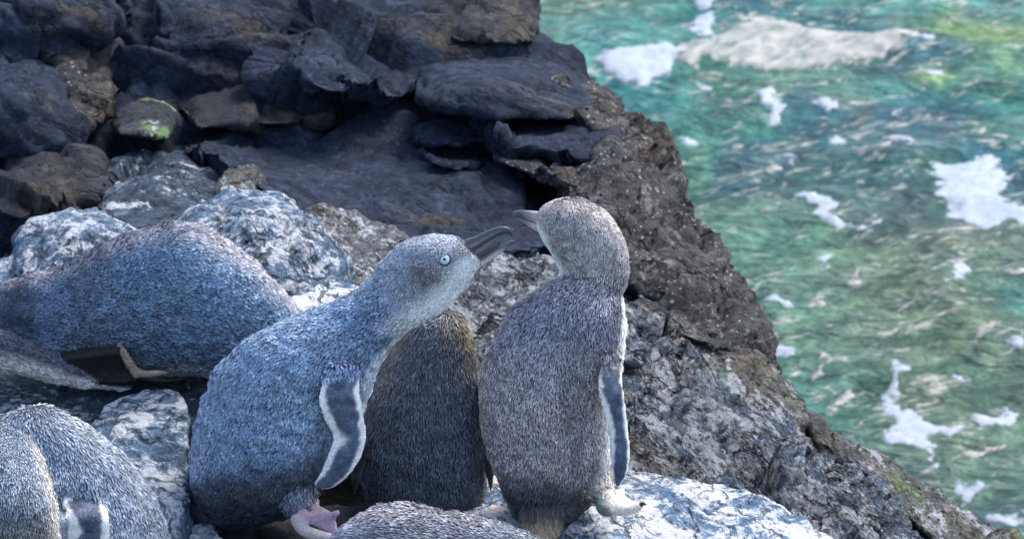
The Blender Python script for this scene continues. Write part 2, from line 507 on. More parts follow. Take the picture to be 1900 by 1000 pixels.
slab([[(1170, 500, .66), (1280, 490, .68), (1355, 525, .7), (1410, 560, .64), (1438, 610, .58), (1450, 690, .52), (1330, 640, .46), (1170, 570, .5)]], B_, 22, amp=.02, freq=12, base=-1.3, fine=.5, big=.6, grow=1.0)
# left side of the cliff: broken, mostly in shade
slab([(-60, -80, 1.4), (150, -80, 1.4), (195, -20, 1.3), (180, 30, 1.22), (100, 90, 1.15), (20, 110, 1.12), (-60, 120, 1.12), (60, 20, 1.15)], C_, 23)
slab([(120, 40, 1.3), (200, 45, 1.3), (208, 120, 1.2), (195, 160, 1.15), (120, 130, 1.12), (90, 100, 1.15)], D_, 24, amp=.018, freq=10)
slab([(-60, 130, 1.15), (40, 120, 1.15), (100, 150, 1.08), (130, 200, 1.0), (125, 260, .95), (60, 285, .9), (-60, 290, .9), (30, 190, .95)], C_, 25)
slab([(130, 150, 1.12), (175, 160, 1.1), (190, 215, 1.04), (160, 240, 1.0), (130, 220, 1.0)], B_, 26, amp=.014, freq=16)
slab([(-60, 300, .95), (60, 290, .95), (150, 310, .9), (165, 370, .84), (60, 400, .8), (-60, 390, .8)], D_, 27)
slab([(330, 190, 1.15), (450, 170, 1.2), (560, 190, 1.15), (600, 220, 1.1), (500, 230, 1.05), (380, 235, 1.05)], D_, 28, amp=.016, freq=12)
slab([(90, 395, .78), (200, 380, .8), (210, 415, .74), (120, 425, .7)], D_, 29, amp=.012, freq=16)

# ---- loose boulders
R = rock
R('stone', [[(198, 240, 1.02), (215, 210, 1.04), (250, 190, 1.06), (295, 198, 1.04), (325, 230, 1.0), (318, 262, .96), (270, 255, .92), (215, 250, .94)]], M['algae'], vox=.006, amp=.014, freq=14, back=.12, seed=31,
  label='small wet stone with bright green algae in a dark crevice of the cliff', cat='rock')
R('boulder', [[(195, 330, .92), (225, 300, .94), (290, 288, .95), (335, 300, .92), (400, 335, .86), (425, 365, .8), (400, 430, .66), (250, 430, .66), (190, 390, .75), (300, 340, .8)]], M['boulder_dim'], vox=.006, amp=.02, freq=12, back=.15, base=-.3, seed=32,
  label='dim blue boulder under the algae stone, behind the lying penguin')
R('stone', [[(405, 350, .8), (425, 318, .82), (470, 312, .82), (492, 335, .8), (480, 360, .76), (430, 365, .75)]], M['ridge'], vox=.005, amp=.01, freq=20, back=.06, base=-.2, seed=33,
  label='small brownish stone wedged above the large blue-grey boulder')
R('boulder', [[(328, 412, .56), (355, 378, .57), (420, 345, .58), (488, 335, .6), (530, 348, .58), (575, 385, .54), (612, 430, .5), (645, 490, .45), (640, 535, .4), (560, 545, .36), (430, 520, .36), (340, 460, .44), (470, 420, .42)]], M['boulder'], vox=.0045, amp=.018, freq=12, facet=.5, fine=.5, base=-.3, seed=34,
  label='large pale blue-grey boulder behind the lying penguin')
R('rock', [[(560, 385, .66), (600, 376, .68), (660, 398, .66), (720, 424, .63), (775, 452, .6), (770, 530, .46), (650, 540, .44), (600, 480, .5)]], M['tan'], vox=.005, amp=.014, freq=14, base=-.3, strat=(.4, 0, 1), seed=35,
  label='tan grey slab sloping down to the right beside the large blue-grey boulder')
R('boulder', [[(38, 450, .52), (60, 415, .54), (105, 394, .56), (165, 386, .56), (205, 400, .54), (255, 422, .52), (270, 450, .48), (250, 520, .38), (120, 540, .36), (35, 520, .4), (140, 440, .42)]], M['boulder'], vox=.0045, amp=.016, freq=13, facet=.5, fine=.5, base=-.3, seed=36,
  label='blue-grey boulder at the left above the lying penguin')
R('stone', [[(-60, 475, .5), (0, 466, .5), (38, 462, .5), (44, 480, .47), (10, 540, .4), (-60, 560, .4)]], M['boulder'], vox=.005, amp=.01, freq=15, base=-.3, seed=37,
  label='small blue-grey stone at the left edge behind the lying penguin')
R('rock', [[(470, 520, .42), (500, 498, .43), (560, 502, .43), (620, 520, .42), (680, 532, .4), (690, 580, .32), (600, 610, .27), (480, 600, .28)]], M['white'], vox=.004, amp=.010, freq=16, base=-.3, seed=38,
  label='white stained rock between the lying penguin and the stretching one')
R('rock', [[(690, 520, .55), (770, 450, .6), (860, 440, .62), (950, 448, .62), (1010, 462, .6), (1050, 500, .56), (1200, 560, .5), (1210, 640, .36), (1000, 720, .2), (760, 700, .2), (660, 600, .32), (880, 540, .44)]], M['ledge'], vox=.005, amp=.024, freq=11, facet=.7, fine=.5, crack=.6, base=-.35, strat=(.5, 0, 1), seed=39,
  label='layered grey ledge behind the two penguins with touching bills')
R('rock', [[(1120, 590, .52), (1180, 563, .54), (1260, 580, .53), (1335, 622, .5), (1400, 670, .46), (1450, 712, .43), (1495, 748, .4), (1480, 800, .34), (1300, 720, .36), (1150, 650, .4)]], M['ridge'], vox=.006, amp=.018, freq=14, fine=.5, base=-1.3, strat=(.6, 0, 1), seed=40,
  label='brown ridge of rock just right of the upright penguin')
R('rock', [[(1050, 640, .38), (1165, 600, .44), (1240, 615, .44), (1320, 665, .41), (1400, 715, .38), (1480, 765, .35), (1530, 830, .29), (1640, 910, .24), (1760, 1010, .16), (1700, 1120, .02), (1400, 1050, .06), (1150, 920, .12), (1040, 800, .22), (1280, 780, .3)]], M['slope'], vox=.006, amp=.026, freq=12, facet=.9, fine=.5, crack=.7, base=-1.3, strat=(.65, 0, 1), big=.8, seed=41,
  label='long mottled slope of rock descending to the right below the upright penguin')
R('rock', [[(1480, 752, .42), (1510, 760, .42), (1580, 812, .38), (1660, 868, .34), (1760, 935, .29), (1870, 992, .24), (1960, 1040, .2), (1900, 1120, .1), (1740, 1000, .2), (1640, 920, .25), (1540, 830, .32)]], M['ridge'], vox=.006, amp=.018, freq=14, fine=.5, crack=.5, base=-1.3, strat=(.6, 0, 1), seed=42,
  label='ochre and brown rock edge in the lower right corner beside the water')
R('rock', [[(860, 880, .10), (930, 862, .115), (1060, 862, .115), (1165, 858, .12), (1240, 868, .115), (1330, 888, .10), (1420, 918, .08), (1500, 958, .05), (1570, 1004, .02), (1640, 1080, -.05), (1500, 1200, -.25), (1000, 1200, -.28), (850, 1040, -.10)]], M['white'], vox=.004, amp=.011, freq=13, facet=.55, fine=.4, base=-.5, seed=43,
  label='large white stained rock under the feet of the upright penguin')
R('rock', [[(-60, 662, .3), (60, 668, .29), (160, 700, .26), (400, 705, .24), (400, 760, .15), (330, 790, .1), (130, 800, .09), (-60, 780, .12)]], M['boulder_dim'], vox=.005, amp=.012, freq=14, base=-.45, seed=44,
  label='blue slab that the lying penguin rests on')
R('rock', [[(150, 800, .06), (200, 745, .12), (270, 722, .14), (335, 728, .135), (348, 770, .08), (340, 850, 0), (352, 930, -.06), (330, 1010, -.12), (200, 1010, -.14), (160, 880, -.04)]], M['boulder'], vox=.0045, amp=.015, freq=13, base=-.5, seed=45,
  label='blue-grey rock between the lying, stretching and preening penguins')
R('stone', [[(270, 985, -.06), (300, 975, -.05), (345, 985, -.05), (395, 965, -.04), (410, 1000, -.08), (380, 1060, -.14), (280, 1060, -.14)]], M['white'], vox=.004, amp=.010, freq=20, base=-.5, seed=46,
  label='small pale jagged stone at the bottom edge below the stretching penguin')
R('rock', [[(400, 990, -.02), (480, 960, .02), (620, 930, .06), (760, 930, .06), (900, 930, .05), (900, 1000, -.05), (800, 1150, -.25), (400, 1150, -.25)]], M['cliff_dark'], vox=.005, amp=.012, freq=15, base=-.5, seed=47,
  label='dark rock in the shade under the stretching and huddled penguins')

# ------------------------------------------------------------------ sea
def wave(x, y):
    P = np.stack([x * 1.0, y * 1.0, np.zeros_like(x)], 1)
    w = P + .12 * np.stack([fbm(P * 1.6, 2, 91), fbm(P * 1.6, 2, 92), np.zeros_like(x)], 1)
    a = .040 * fbm(w * np.array([1.3, 2.2, 1]), 2, 81) + .020 * fbm(w * np.array([3.6, 6.0, 1]), 3, 82, .5, True)
    return ZW + a

wx = np.concatenate([-np.geomspace(.22, 60, 40)[::-1], np.linspace(-.2, 1.6, 150), np.geomspace(1.62, 80, 50)])
wy = np.concatenate([-np.geomspace(.5, 30, 20)[::-1] + .9, np.linspace(.42, 4.6, 260), np.geomspace(4.65, 400, 60)])
WX, WY = np.meshgrid(wx, wy)
xx, yy = WX.ravel(), WY.ravel()
PW = np.stack([xx, yy, wave(xx, yy)], 1)
I = np.arange(len(wx) * len(wy)).reshape(len(wy), len(wx))
F = np.stack([I[:-1, :-1], I[:-1, 1:], I[1:, 1:], I[1:, :-1]], -1).reshape(-1, 4)
me = mesh_from('sea', PW, F)
# zones of weed, sand and depth under the surface
Q = np.stack([xx, yy, np.zeros_like(xx)], 1)
n_a = fbm(Q * 1.8, 4, 61); n_b = fbm(Q * 4.5, 4, 62); n_c = fbm(Q * 1.1, 3, 63)
teal = np.array([.034, .165, .155]); deep = np.array([.009, .062, .092]); green = np.array([.046, .135, .095]); khaki = np.array([.080, .120, .082]); lime = np.array([.18, .27, .08])
C = np.ones((len(xx), 1)) * teal
def blend(C, c, w):
    return C * (1 - w[:, None]) + c * w[:, None]
C = blend(C, green, sstep(-.05, .35, n_a))
C = blend(C, deep, .85 * sstep(.08, .4, n_b))
def spot(px, py, rx, ry):
    c = atz([px], [py], ZW)[0]; ex = atz([px + rx], [py], ZW)[0]; ey = atz([px], [py - ry], ZW)[0]
    return np.exp(-(((xx - c[0]) / (ex[0] - c[0])) ** 2 + ((yy - c[1]) / (ey[1] - c[1])) ** 2) ** 1.5)
kh = np.clip(spot(1820, 700, 330, 260) * .95 + spot(1500, 380, 200, 90) * .35 + spot(1750, 520, 200, 120) * .5, 0, 1) * sstep(-.5, .2, n_b + .3)
C = blend(C, khaki, .85 * np.clip(kh, 0, 1))
C = blend(C, lime, .8 * np.clip((spot(1700, 15, 130, 40) + spot(1850, 60, 90, 30) + spot(1810, 125, 90, 26) + spot(1740, 145, 60, 18)) * sstep(-.4, .2, n_b), 0, 1))
C = blend(C, deep, .8 * np.clip(spot(1600, 55, 140, 50) + spot(1720, 90, 90, 40) + spot(1720, 210, 150, 40) * .8 + spot(1640, 240, 120, 30) * .7 + spot(1130, 60, 60, 60) * .4, 0, 1))
set_col(me, C)
m, nt, b = new_mat('sea_water')
L = nt.links.new
a = N(nt, 'ShaderNodeAttribute', attribute_name='col')
tc = N(nt, 'ShaderNodeTexCoord')
def wnoise(scale, det, rg, dist, st=(1, 1, 1), rz=0.0):
    mp0 = N(nt, 'ShaderNodeMapping'); mp0.inputs['Rotation'].default_value = (0, 0, rz)
    L(tc.outputs['Object'], mp0.inputs['Vector'])
    mp = N(nt, 'ShaderNodeMapping'); mp.inputs['Scale'].default_value = st
    L(mp0.outputs['Vector'], mp.inputs['Vector'])
    n = N(nt, 'ShaderNodeTexNoise', Scale=scale, Detail=det, Roughness=rg, Distortion=dist)
    L(mp.outputs['Vector'], n.inputs['Vector'])
    return n.outputs['Fac']
mott = wnoise(10, 10, .72, .8, (.8, 1.1, 1), -.6)
fine = wnoise(60, 5, .7, .3, (1, .6, 1))
mm = math_(nt, 'ADD', math_(nt, 'MULTIPLY', mott, .65), math_(nt, 'MULTIPLY', fine, .35))
c = mixcol(nt, 1.0, a.outputs['Color'], ramp(nt, mm, [(.36, (.22, .30, .38)), (.5, (.9, .92, .92)), (.64, (2.3, 2.0, 1.8))]), 'MULTIPLY')
glint1 = wnoise(7, 8, .64, 1.4, (.85, 2.8, 1), -.7)
glint2 = wnoise(19, 6, .62, 1.8, (.8, 2.2, 1), -.4)
lf = math_(nt, 'MULTIPLY', ramp(nt, glint1, [(.52, (0, 0, 0)), (.60, (1, 1, 1))]), ramp(nt, glint2, [(.50, (0, 0, 0)), (.58, (1, 1, 1))]))
c = mixcol(nt, math_(nt, 'MULTIPLY', lf, .85), c, (.40, .385, .33))  # cream sky glints on the ripples, painted into the water colour
L(c, b.inputs['Base Color'])
b.inputs['Roughness'].default_value = .12
b.inputs['IOR'].default_value = 1.33
b.inputs['Specular IOR Level'].default_value = .2
bp = N(nt, 'ShaderNodeBump', Strength=.8, Distance=.05)
rip = wnoise(14, 5, .55, 1.2, (1, 2.0, 1), .2)
L(math_(nt, 'ADD', rip, math_(nt, 'MULTIPLY', mott, .6)), bp.inputs['Height'])
L(bp.outputs['Normal'], b.inputs['Normal'])
sea = link('sea', me, m)
tag(sea, kind='structure')

# foam, and cream sky glints built as thin sheets
def foam_or_glint_mat(name, c0, c1, streak=False):
    m, nt, b = new_mat(name)
    tc = N(nt, 'ShaderNodeTexCoord')
    mp0 = N(nt, 'ShaderNodeMapping'); mp0.inputs['Rotation'].default_value = (0, 0, -.9 if streak else 0)
    nt.links.new(tc.outputs['Object'], mp0.inputs['Vector'])
    mp = N(nt, 'ShaderNodeMapping'); mp.inputs['Scale'].default_value = (.45, 1.3, 1) if streak else (1, 1, 1)
    nt.links.new(mp0.outputs['Vector'], mp.inputs['Vector'])
    n = N(nt, 'ShaderNodeTexNoise', Scale=38.0 if streak else 70.0, Detail=8.0, Roughness=.7, Distortion=.8)
    nt.links.new(mp.outputs['Vector'], n.inputs['Vector'])
    nt.links.new(ramp(nt, n.outputs['Fac'], [(.36, c0), (.6, c1)]), b.inputs['Base Color'])
    bp = N(nt, 'ShaderNodeBump', Strength=.15, Distance=.006)
    nt.links.new(n.outputs['Fac'], bp.inputs['Height']); nt.links.new(bp.outputs['Normal'], b.inputs['Normal'])
    b.inputs['Roughness'].default_value = .6
    at_ = N(nt, 'ShaderNodeAttribute', attribute_name='depth')
    n2 = N(nt, 'ShaderNodeTexNoise', Scale=34.0, Detail=7.0, Roughness=.68, Distortion=1.4)
    nt.links.new(mp.outputs['Vector'], n2.inputs['Vector'])
    al = math_(nt, 'ADD', math_(nt, 'ADD', .2, math_(nt, 'MULTIPLY', at_.outputs['Fac'], 1.1 if streak else 1.9)), math_(nt, 'MULTIPLY', math_(nt, 'SUBTRACT', n2.outputs['Fac'], .5), 5.0 if streak else 3.0))
    cl_ = nt.nodes.new('ShaderNodeClamp'); nt.links.new(al, cl_.inputs['Value']); cl_.inputs['Max'].default_value = .86 if not streak else .66
    nt.links.new(cl_.outputs[0], b.inputs['Alpha'])
    return m
M['foam'] = foam_or_glint_mat('sea_foam', (.19, .235, .285), (.31, .35, .40))
M['wash'] = foam_or_glint_mat('foam_glint_wash', (.08, .12, .115), (.42, .40, .36), True)  # sky reflection on ripples painted as a cream wash; foam wisps share it

def foam(outline, label, mat='foam', thick=.003, rough=.022, seed=0, h=.006, group=None):  # builds foam patches and the cream sky glint sheets
    O = np.array(outline, float)
    W = atz(O[:, 0], O[:, 1], ZW)[:, :2]
    # sampled square grid round the outline; the height dips under water outside it
    W = W.mean(0) + (W - W.mean(0)) * 1.06
    lo, hi = W.min(0) - .05, W.max(0) + .05
    ax = np.arange(lo[0], hi[0], h); ay = np.arange(lo[1], hi[1], h)
    X, Y = np.meshgrid(ax, ay); x, y = X.ravel(), Y.ravel()
    Pp = np.stack([x, y, np.zeros_like(x)], 1)
    xj = x + rough * 1.2 * fbm(Pp * 22, 3, seed + 5); yj = y + rough * 1.2 * fbm(Pp * 22, 3, seed + 6)
    dmin = np.full(len(x), 9.0); inside = np.zeros(len(x), bool)
    for k in range(len(W)):
        a0, b0 = W[k], W[(k + 1) % len(W)]
        e = b0 - a0
        t = np.clip(((xj - a0[0]) * e[0] + (yj - a0[1]) * e[1]) / (e @ e + 1e-12), 0, 1)
        dmin = np.minimum(dmin, np.hypot(xj - a0[0] - t * e[0], yj - a0[1] - t * e[1]))
        cr = (a0[1] > yj) != (b0[1] > yj)
        with np.errstate(divide='ignore', invalid='ignore'):
            xi = a0[0] + (yj - a0[1]) / (b0[1] - a0[1] + 1e-15) * e[0]
        inside ^= cr & (xj < xi)
    sd_ = np.where(inside, dmin, -dmin) + rough * fbm(Pp * 60, 4, seed, .65)
    z = wave(x, y) + np.where(sd_ > 0, thick * (1 - np.exp(-sd_ / .018)), sd_ * .9) + .0015 * fbm(Pp * 45, 3, seed + 8) * sstep(0, .02, sd_)
    keep = (sd_ > -.022).reshape(X.shape)
    cell = keep[:-1, :-1] & keep[1:, :-1] & keep[:-1, 1:] & keep[1:, 1:]
    I = np.arange(len(x)).reshape(X.shape)
    F = np.stack([I[:-1, :-1], I[:-1, 1:], I[1:, 1:], I[1:, :-1]], -1)[cell]
    if not len(F): return
    used = np.unique(F); mp = np.zeros(len(x), int); mp[used] = np.arange(len(used))
    V = np.stack([x, y, z], 1)[used]
    org = np.array([V[:, 0].mean(), V[:, 1].mean(), ZW])
    fm_ = mesh_from('foam_or_glint_patch', V - org, mp[F])
    fa_ = fm_.attributes.new('depth', 'FLOAT', 'POINT'); fa_.data.foreach_set('value', np.clip(sd_[used] / .03, 0, 1).astype(np.float32))
    o = link('foam_or_glint_patch', fm_, M[mat], None, org)
    tag(o, label, 'foam', group)
    return o

def blob(cx, cy, rx, ry, seed, n=14, rot=0.0):
    r = random.Random(seed); pts = []
    for k in range(n):
        t = 2 * math.pi * k / n; s = r.uniform(.65, 1.2)
        u, v = rx * s * math.cos(t), ry * s * math.sin(t)
        pts.append((cx + u * math.cos(rot) - v * math.sin(rot), cy + u * math.sin(rot) + v * math.cos(rot)))
    return pts
foam([(1725, 322), (1745, 313), (1762, 318), (1800, 311), (1826, 300), (1857, 300), (1870, 328), (1876, 355), (1864, 383), (1900, 396), (1940, 402), (1940, 430), (1890, 433), (1862, 424), (1843, 452), (1825, 462), (1803, 440), (1788, 420), (1758, 396), (1752, 370), (1735, 345)], 'largest solid foam patch, at the right edge of the picture', seed=101)
foam([(1095, 150), (1130, 126), (1180, 122), (1228, 110), (1272, 112), (1280, 124), (1250, 146), (1212, 166), (1180, 182), (1150, 172)], 'bright white foam streak washing against the top of the barnacled rock', thick=.01, seed=102)
foam([(1240, 128), (1290, 100), (1345, 72), (1400, 45), (1440, 25), (1470, 48), (1540, 62), (1620, 50), (1690, 55), (1660, 92), (1600, 114), (1500, 137), (1420, 138), (1350, 126), (1280, 137)], 'long cream sky glint built as a rippled sheet across the upper water', 'wash', thick=.008, rough=.03, seed=103)
foam([(1688, 66), (1712, 55), (1736, 57), (1736, 70), (1715, 76)], 'small white foam tip at the right end of the cream glint', seed=104)
foam([(1475, 372), (1508, 366), (1540, 385), (1560, 420), (1590, 432), (1622, 428), (1615, 444), (1580, 441), (1550, 432), (1535, 436), (1508, 410)], 'white foam patch with a thin tail, left of the largest patch', seed=105)
foam([(1402, 182), (1428, 174), (1442, 198), (1466, 210), (1460, 230), (1433, 228), (1413, 206)], 'pale foam patch below the cream glint', seed=106)
foam([(1284, 42), (1308, 30), (1330, 48), (1325, 82), (1298, 92), (1283, 66)], 'round foam patch above the left end of the cream glint', seed=107)
foam([(1648, 228), (1668, 202), (1692, 194), (1686, 210), (1660, 234)], 'slanted foam sliver right of centre in the upper water', seed=108)
foam([(1638, 668), (1660, 672), (1680, 700), (1676, 730), (1692, 756), (1768, 774), (1788, 785), (1740, 796), (1716, 826), (1694, 816), (1648, 796), (1660, 760), (1644, 702)], 'bird-shaped foam patch over the lower right water', seed=109)
foam([(1738, 528), (1758, 506), (1795, 500), (1802, 516), (1772, 540), (1745, 560)], 'foam patch midway between the largest and the bird-shaped patch', seed=110)
foam(blob(1302, 12, 16, 12, 1), 'foam fleck at the top edge above the cream glint', seed=111)
foam(blob(1300, 174, 24, 9, 2), 'foam fleck just right of the white streak by the rock', seed=112)
foam(blob(1554, 273, 20, 11, 3, rot=.3), 'foam fleck above the patch with a thin tail', seed=113)
foam(blob(1676, 284, 32, 13, 4, rot=.55), 'oblong foam fleck up and left of the largest patch', seed=114)
foam(blob(1530, 495, 18, 18, 5), 'foam fleck below the patch with a thin tail', seed=115)
foam(blob(1445, 562, 24, 16, 6), 'foam fleck beside the lower barnacled rock', seed=116)
foam(blob(1800, 905, 22, 42, 7, rot=.4), 'upright foam patch above the lower right rock edge', seed=117)
foam(blob(1880, 965, 40, 18, 8), 'foam patch in the lower right corner', seed=118)
foam(blob(1850, 758, 52, 14, 9, rot=-.25), 'long foam streak at the right edge, level with the bird-shaped patch', seed=119)
foam(blob(1733, 846, 14, 20, 10), 'foam fleck under the bird-shaped patch', seed=120)
foam(blob(1285, 258, 26, 9, 12), 'thin foam fleck right of the upper barnacled rock', seed=121)
foam(blob(1728, 138, 26, 12, 13), 'foam fleck below the right end of the cream glint', seed=122)
foam(blob(1530, 200, 24, 10, 14), 'faint foam fleck right of the pale patch under the cream glint', seed=123)
foam(blob(1462, 298, 14, 10, 15), 'small foam fleck in the middle of the upper water', seed=124)
foam(blob(1622, 295, 60, 9, 16, rot=-.2), 'cream glint streak left of the largest patch', 'wash', thick=.006, seed=125)
foam(blob(1440, 375, 9, 28, 17, rot=.45), 'thin cream glint curl near the barnacled rock', 'wash', thick=.006, seed=126)
foam(blob(1560, 735, 44, 12, 18, rot=-.6), 'cream glint streak beside the brown ridge', 'wash', thick=.006, seed=127)
foam(blob(1780, 705, 14, 9, 19), 'tiny foam fleck right of the bird-shaped patch', seed=128)
foam(blob(1880, 650, 16, 10, 20), 'tiny foam fleck near the right edge in the lower water', seed=129)
foam(blob(1445, 660, 24, 14, 21), 'foam washing into the gap behind the brown ridge', seed=130)

for k, (x_, y_, rx_, ry_, ro_, lab) in enumerate([
        (1395, 330, 42, 6, -.3, 'thin cream wisp left of the patch with a thin tail'),
        (1660, 345, 46, 6, -.35, 'thin wisp running up to the largest patch'),
        (1590, 520, 44, 8, -.4, 'thin wisp between the brown ridge and the midway patch'),
        (1500, 560, 40, 7, -.4, 'thin wisp right of the fleck beside the lower barnacled rock'),
        (1840, 640, 46, 7, -.4, 'thin wisp above the long streak at the right edge'),
        (1830, 820, 50, 8, -.35, 'thin wisp below the long streak at the right edge'),
        (1340, 210, 30, 6, -.2, 'thin wisp beside the upper barnacled rock'),
        (1520, 690, 50, 10, -.5, 'broad wisp along the water side of the brown ridge'),
        (1800, 250, 44, 6, -.3, 'thin wisp above the largest patch')]):
    foam(blob(x_, y_, rx_, ry_, 40 + k, rot=ro_), lab, 'wash', thick=.004, rough=.03, seed=140 + k)

# ------------------------------------------------------------------ penguins
def catmull(A, n):
    A = np.asarray(A, float)
    P = np.concatenate([[2 * A[0] - A[1]], A, [2 * A[-1] - A[-2]]])
    out = []
    for k in range(len(A) - 1):
        p0, p1, p2, p3 = P[k:k + 4]
        for t in np.linspace(0, 1, n, endpoint=False):
            out.append(.5 * ((2 * p1) + (-p0 + p2) * t + (2 * p0 - 5 * p1 + 4 * p2 - p3) * t * t + (-p0 + 3 * p1 - 3 * p2 + p3) * t ** 3))
    out.append(A[-1])
    return np.array(out)

class Piece:
    pass

def loft(st, ratio=.9, rd=None, per=10, seg=72, Y=None):
    """st: rows (xl,yl,xr,yr[,Y[,ratio]]) across the piece; a closed skin with real depth"""
    rows = []
    for s in st:
        s = list(s)
        if len(s) < 5: s.append(Y)
        if len(s) < 6: s.append(ratio)
        rows.append(s)
    S = np.array(rows, float)
    Lp = catmull(at(S[:, 0], S[:, 1], S[:, 4]), per); Rp = catmull(at(S[:, 2], S[:, 3], S[:, 4]), per)
    rat = catmull(S[:, 5:6], per)[:, 0]
    cen = (Lp + Rp) / 2; hv = (Rp - Lp) / 2
    hw = np.linalg.norm(hv, axis=1)
    dep = np.full(len(hw), rd) if rd is not None else hw * rat
    if rd is not None: dep = np.minimum(dep, hw * .9)
    th = np.linspace(0, 2 * math.pi, seg, endpoint=False)
    c, s = np.cos(th), np.sin(th)
    V = cen[:, None] + hv[:, None] * c[None, :, None] + FWD[None, None] * (dep[:, None, None] * s[None, :, None])
    n = len(cen)
    fl = np.gradient(V, axis=0)
    V = V.reshape(-1, 3); fl = fl.reshape(-1, 3)
    fl /= np.maximum(np.linalg.norm(fl, axis=1, keepdims=True), 1e-9)
    I = np.arange(n * seg).reshape(n, seg)
    J = np.roll(I, -1, axis=1)
    F = [tuple(x) for x in np.stack([I[:-1], J[:-1], J[1:], I[1:]], -1).reshape(-1, 4)]
    V = np.concatenate([V, [cen[0], cen[-1]]])
    F += [(n * seg, I[0, (k + 1) % seg], I[0, k]) for k in range(seg)]
    F += [(n * seg + 1, I[-1, k], I[-1, (k + 1) % seg]) for k in range(seg)]
    p = Piece()
    p.V, p.F = V, F
    p.c = np.concatenate([np.tile(c, n), [0, 0]]); p.s = np.concatenate([np.tile(s, n), [0, 0]])
    p.v = np.concatenate([np.repeat(np.linspace(0, 1, n), seg), [0, 1]])
    p.flow = np.concatenate([fl, [fl[0], fl[-1]]])
    p.x, p.y = pix(V)
    return p

def tube(pts, per=8, seg=16):
    """pts: rows (px,py,Y,radius_px): a tapered limb or toe"""
    A = np.array(pts, float)
    P = catmull(at(A[:, 0], A[:, 1], A[:, 2]), per); r = np.maximum(catmull(A[:, 3:4], per)[:, 0], .3) * PX
    t = np.gradient(P, axis=0); t /= np.linalg.norm(t, axis=1, keepdims=True)
    ref = np.array([0, 1., 0.3]); a = np.cross(t, ref); a /= np.linalg.norm(a, axis=1, keepdims=True); b_ = np.cross(t, a)
    th = np.linspace(0, 2 * math.pi, seg, endpoint=False)
    V = P[:, None] + r[:, None, None] * (a[:, None] * np.cos(th)[None, :, None] + b_[:, None] * np.sin(th)[None, :, None])
    n = len(P); V = V.reshape(-1, 3)
    I = np.arange(n * seg).reshape(n, seg); J = np.roll(I, -1, axis=1)
    F = [tuple(x) for x in np.stack([I[:-1], J[:-1], J[1:], I[1:]], -1).reshape(-1, 4)]
    V = np.concatenate([V, [P[0] - t[0] * r[0] * .7, P[-1] + t[-1] * r[-1] * .9]])
    F += [(n * seg, I[0, (k + 1) % seg], I[0, k]) for k in range(seg)] + [(n * seg + 1, I[-1, k], I[-1, (k + 1) % seg]) for k in range(seg)]
    p = Piece(); p.V, p.F = V, F
    p.c = np.zeros(len(V)); p.s = np.zeros(len(V)); p.v = np.concatenate([np.repeat(np.linspace(0, 1, n), seg), [0, 1]])
    p.flow = np.concatenate([np.repeat(t, seg, 0), [t[0], t[-1]]]); p.x, p.y = pix(V)
    return p

def web(a, b_, c, th=.0016):
    """flat skin between toes: three corners (px,py,Y)"""
    A = at(*[np.array(q, float) for q in zip(a, b_, c)])
    n = np.cross(A[1] - A[0], A[2] - A[0]); n /= np.linalg.norm(n)
    V = []; K = 7
    idx = {}
    for side in (1, -1):
        for i in range(K):
            for j in range(K - i):
                w = np.array([1 - (i + j) / (K - 1), i / (K - 1), j / (K - 1)])
                idx[(side, i, j)] = len(V); V.append(w @ A + side * th * n)
    F = []
    for side in (1, -1):
        for i in range(K - 1):
            for j in range(K - 1 - i):
                f = (idx[side, i, j], idx[side, i + 1, j], idx[side, i, j + 1]); F.append(f if side > 0 else f[::-1])
                if i + j < K - 2:
                    f = (idx[side, i + 1, j], idx[side, i + 1, j + 1], idx[side, i, j + 1]); F.append(f if side > 0 else f[::-1])
    rim = [(i, 0) for i in range(K)] + [(K - 1 - k, k) for k in range(1, K)] + [(0, K - 1 - k) for k in range(1, K - 1)]
    for k in range(len(rim)):
        p0, p1 = rim[k], rim[(k + 1) % len(rim)]
        F.append((idx[(1, *p0)], idx[(-1, *p0)], idx[(-1, *p1)], idx[(1, *p1)]))
    p = Piece(); p.V = np.array(V); p.F = F
    p.c = np.zeros(len(V)); p.s = np.zeros(len(V)); p.v = np.zeros(len(V)); p.flow = np.tile((A[1] - A[0]) / np.linalg.norm(A[1] - A[0]), (len(V), 1)); p.x, p.y = pix(p.V)
    return p

def paint(p, dark, light, flen=.0, fwid=.0, lift=.16):
    n = len(p.V)
    p.dark = np.array(dark, float) * np.ones((n, 1)) if np.ndim(dark) == 1 else dark
    p.light = np.array(light, float) * np.ones((n, 1)) if np.ndim(light) == 1 else light
    p.flen = np.zeros(n) + flen
    p.fwid = np.zeros(n) + fwid
    p.lift = np.zeros(n) + lift
    return p

def lerp(a, b_, w):
    a = np.asarray(a, float); b_ = np.asarray(b_, float)
    return a * (1 - w[:, None]) + b_ * w[:, None]

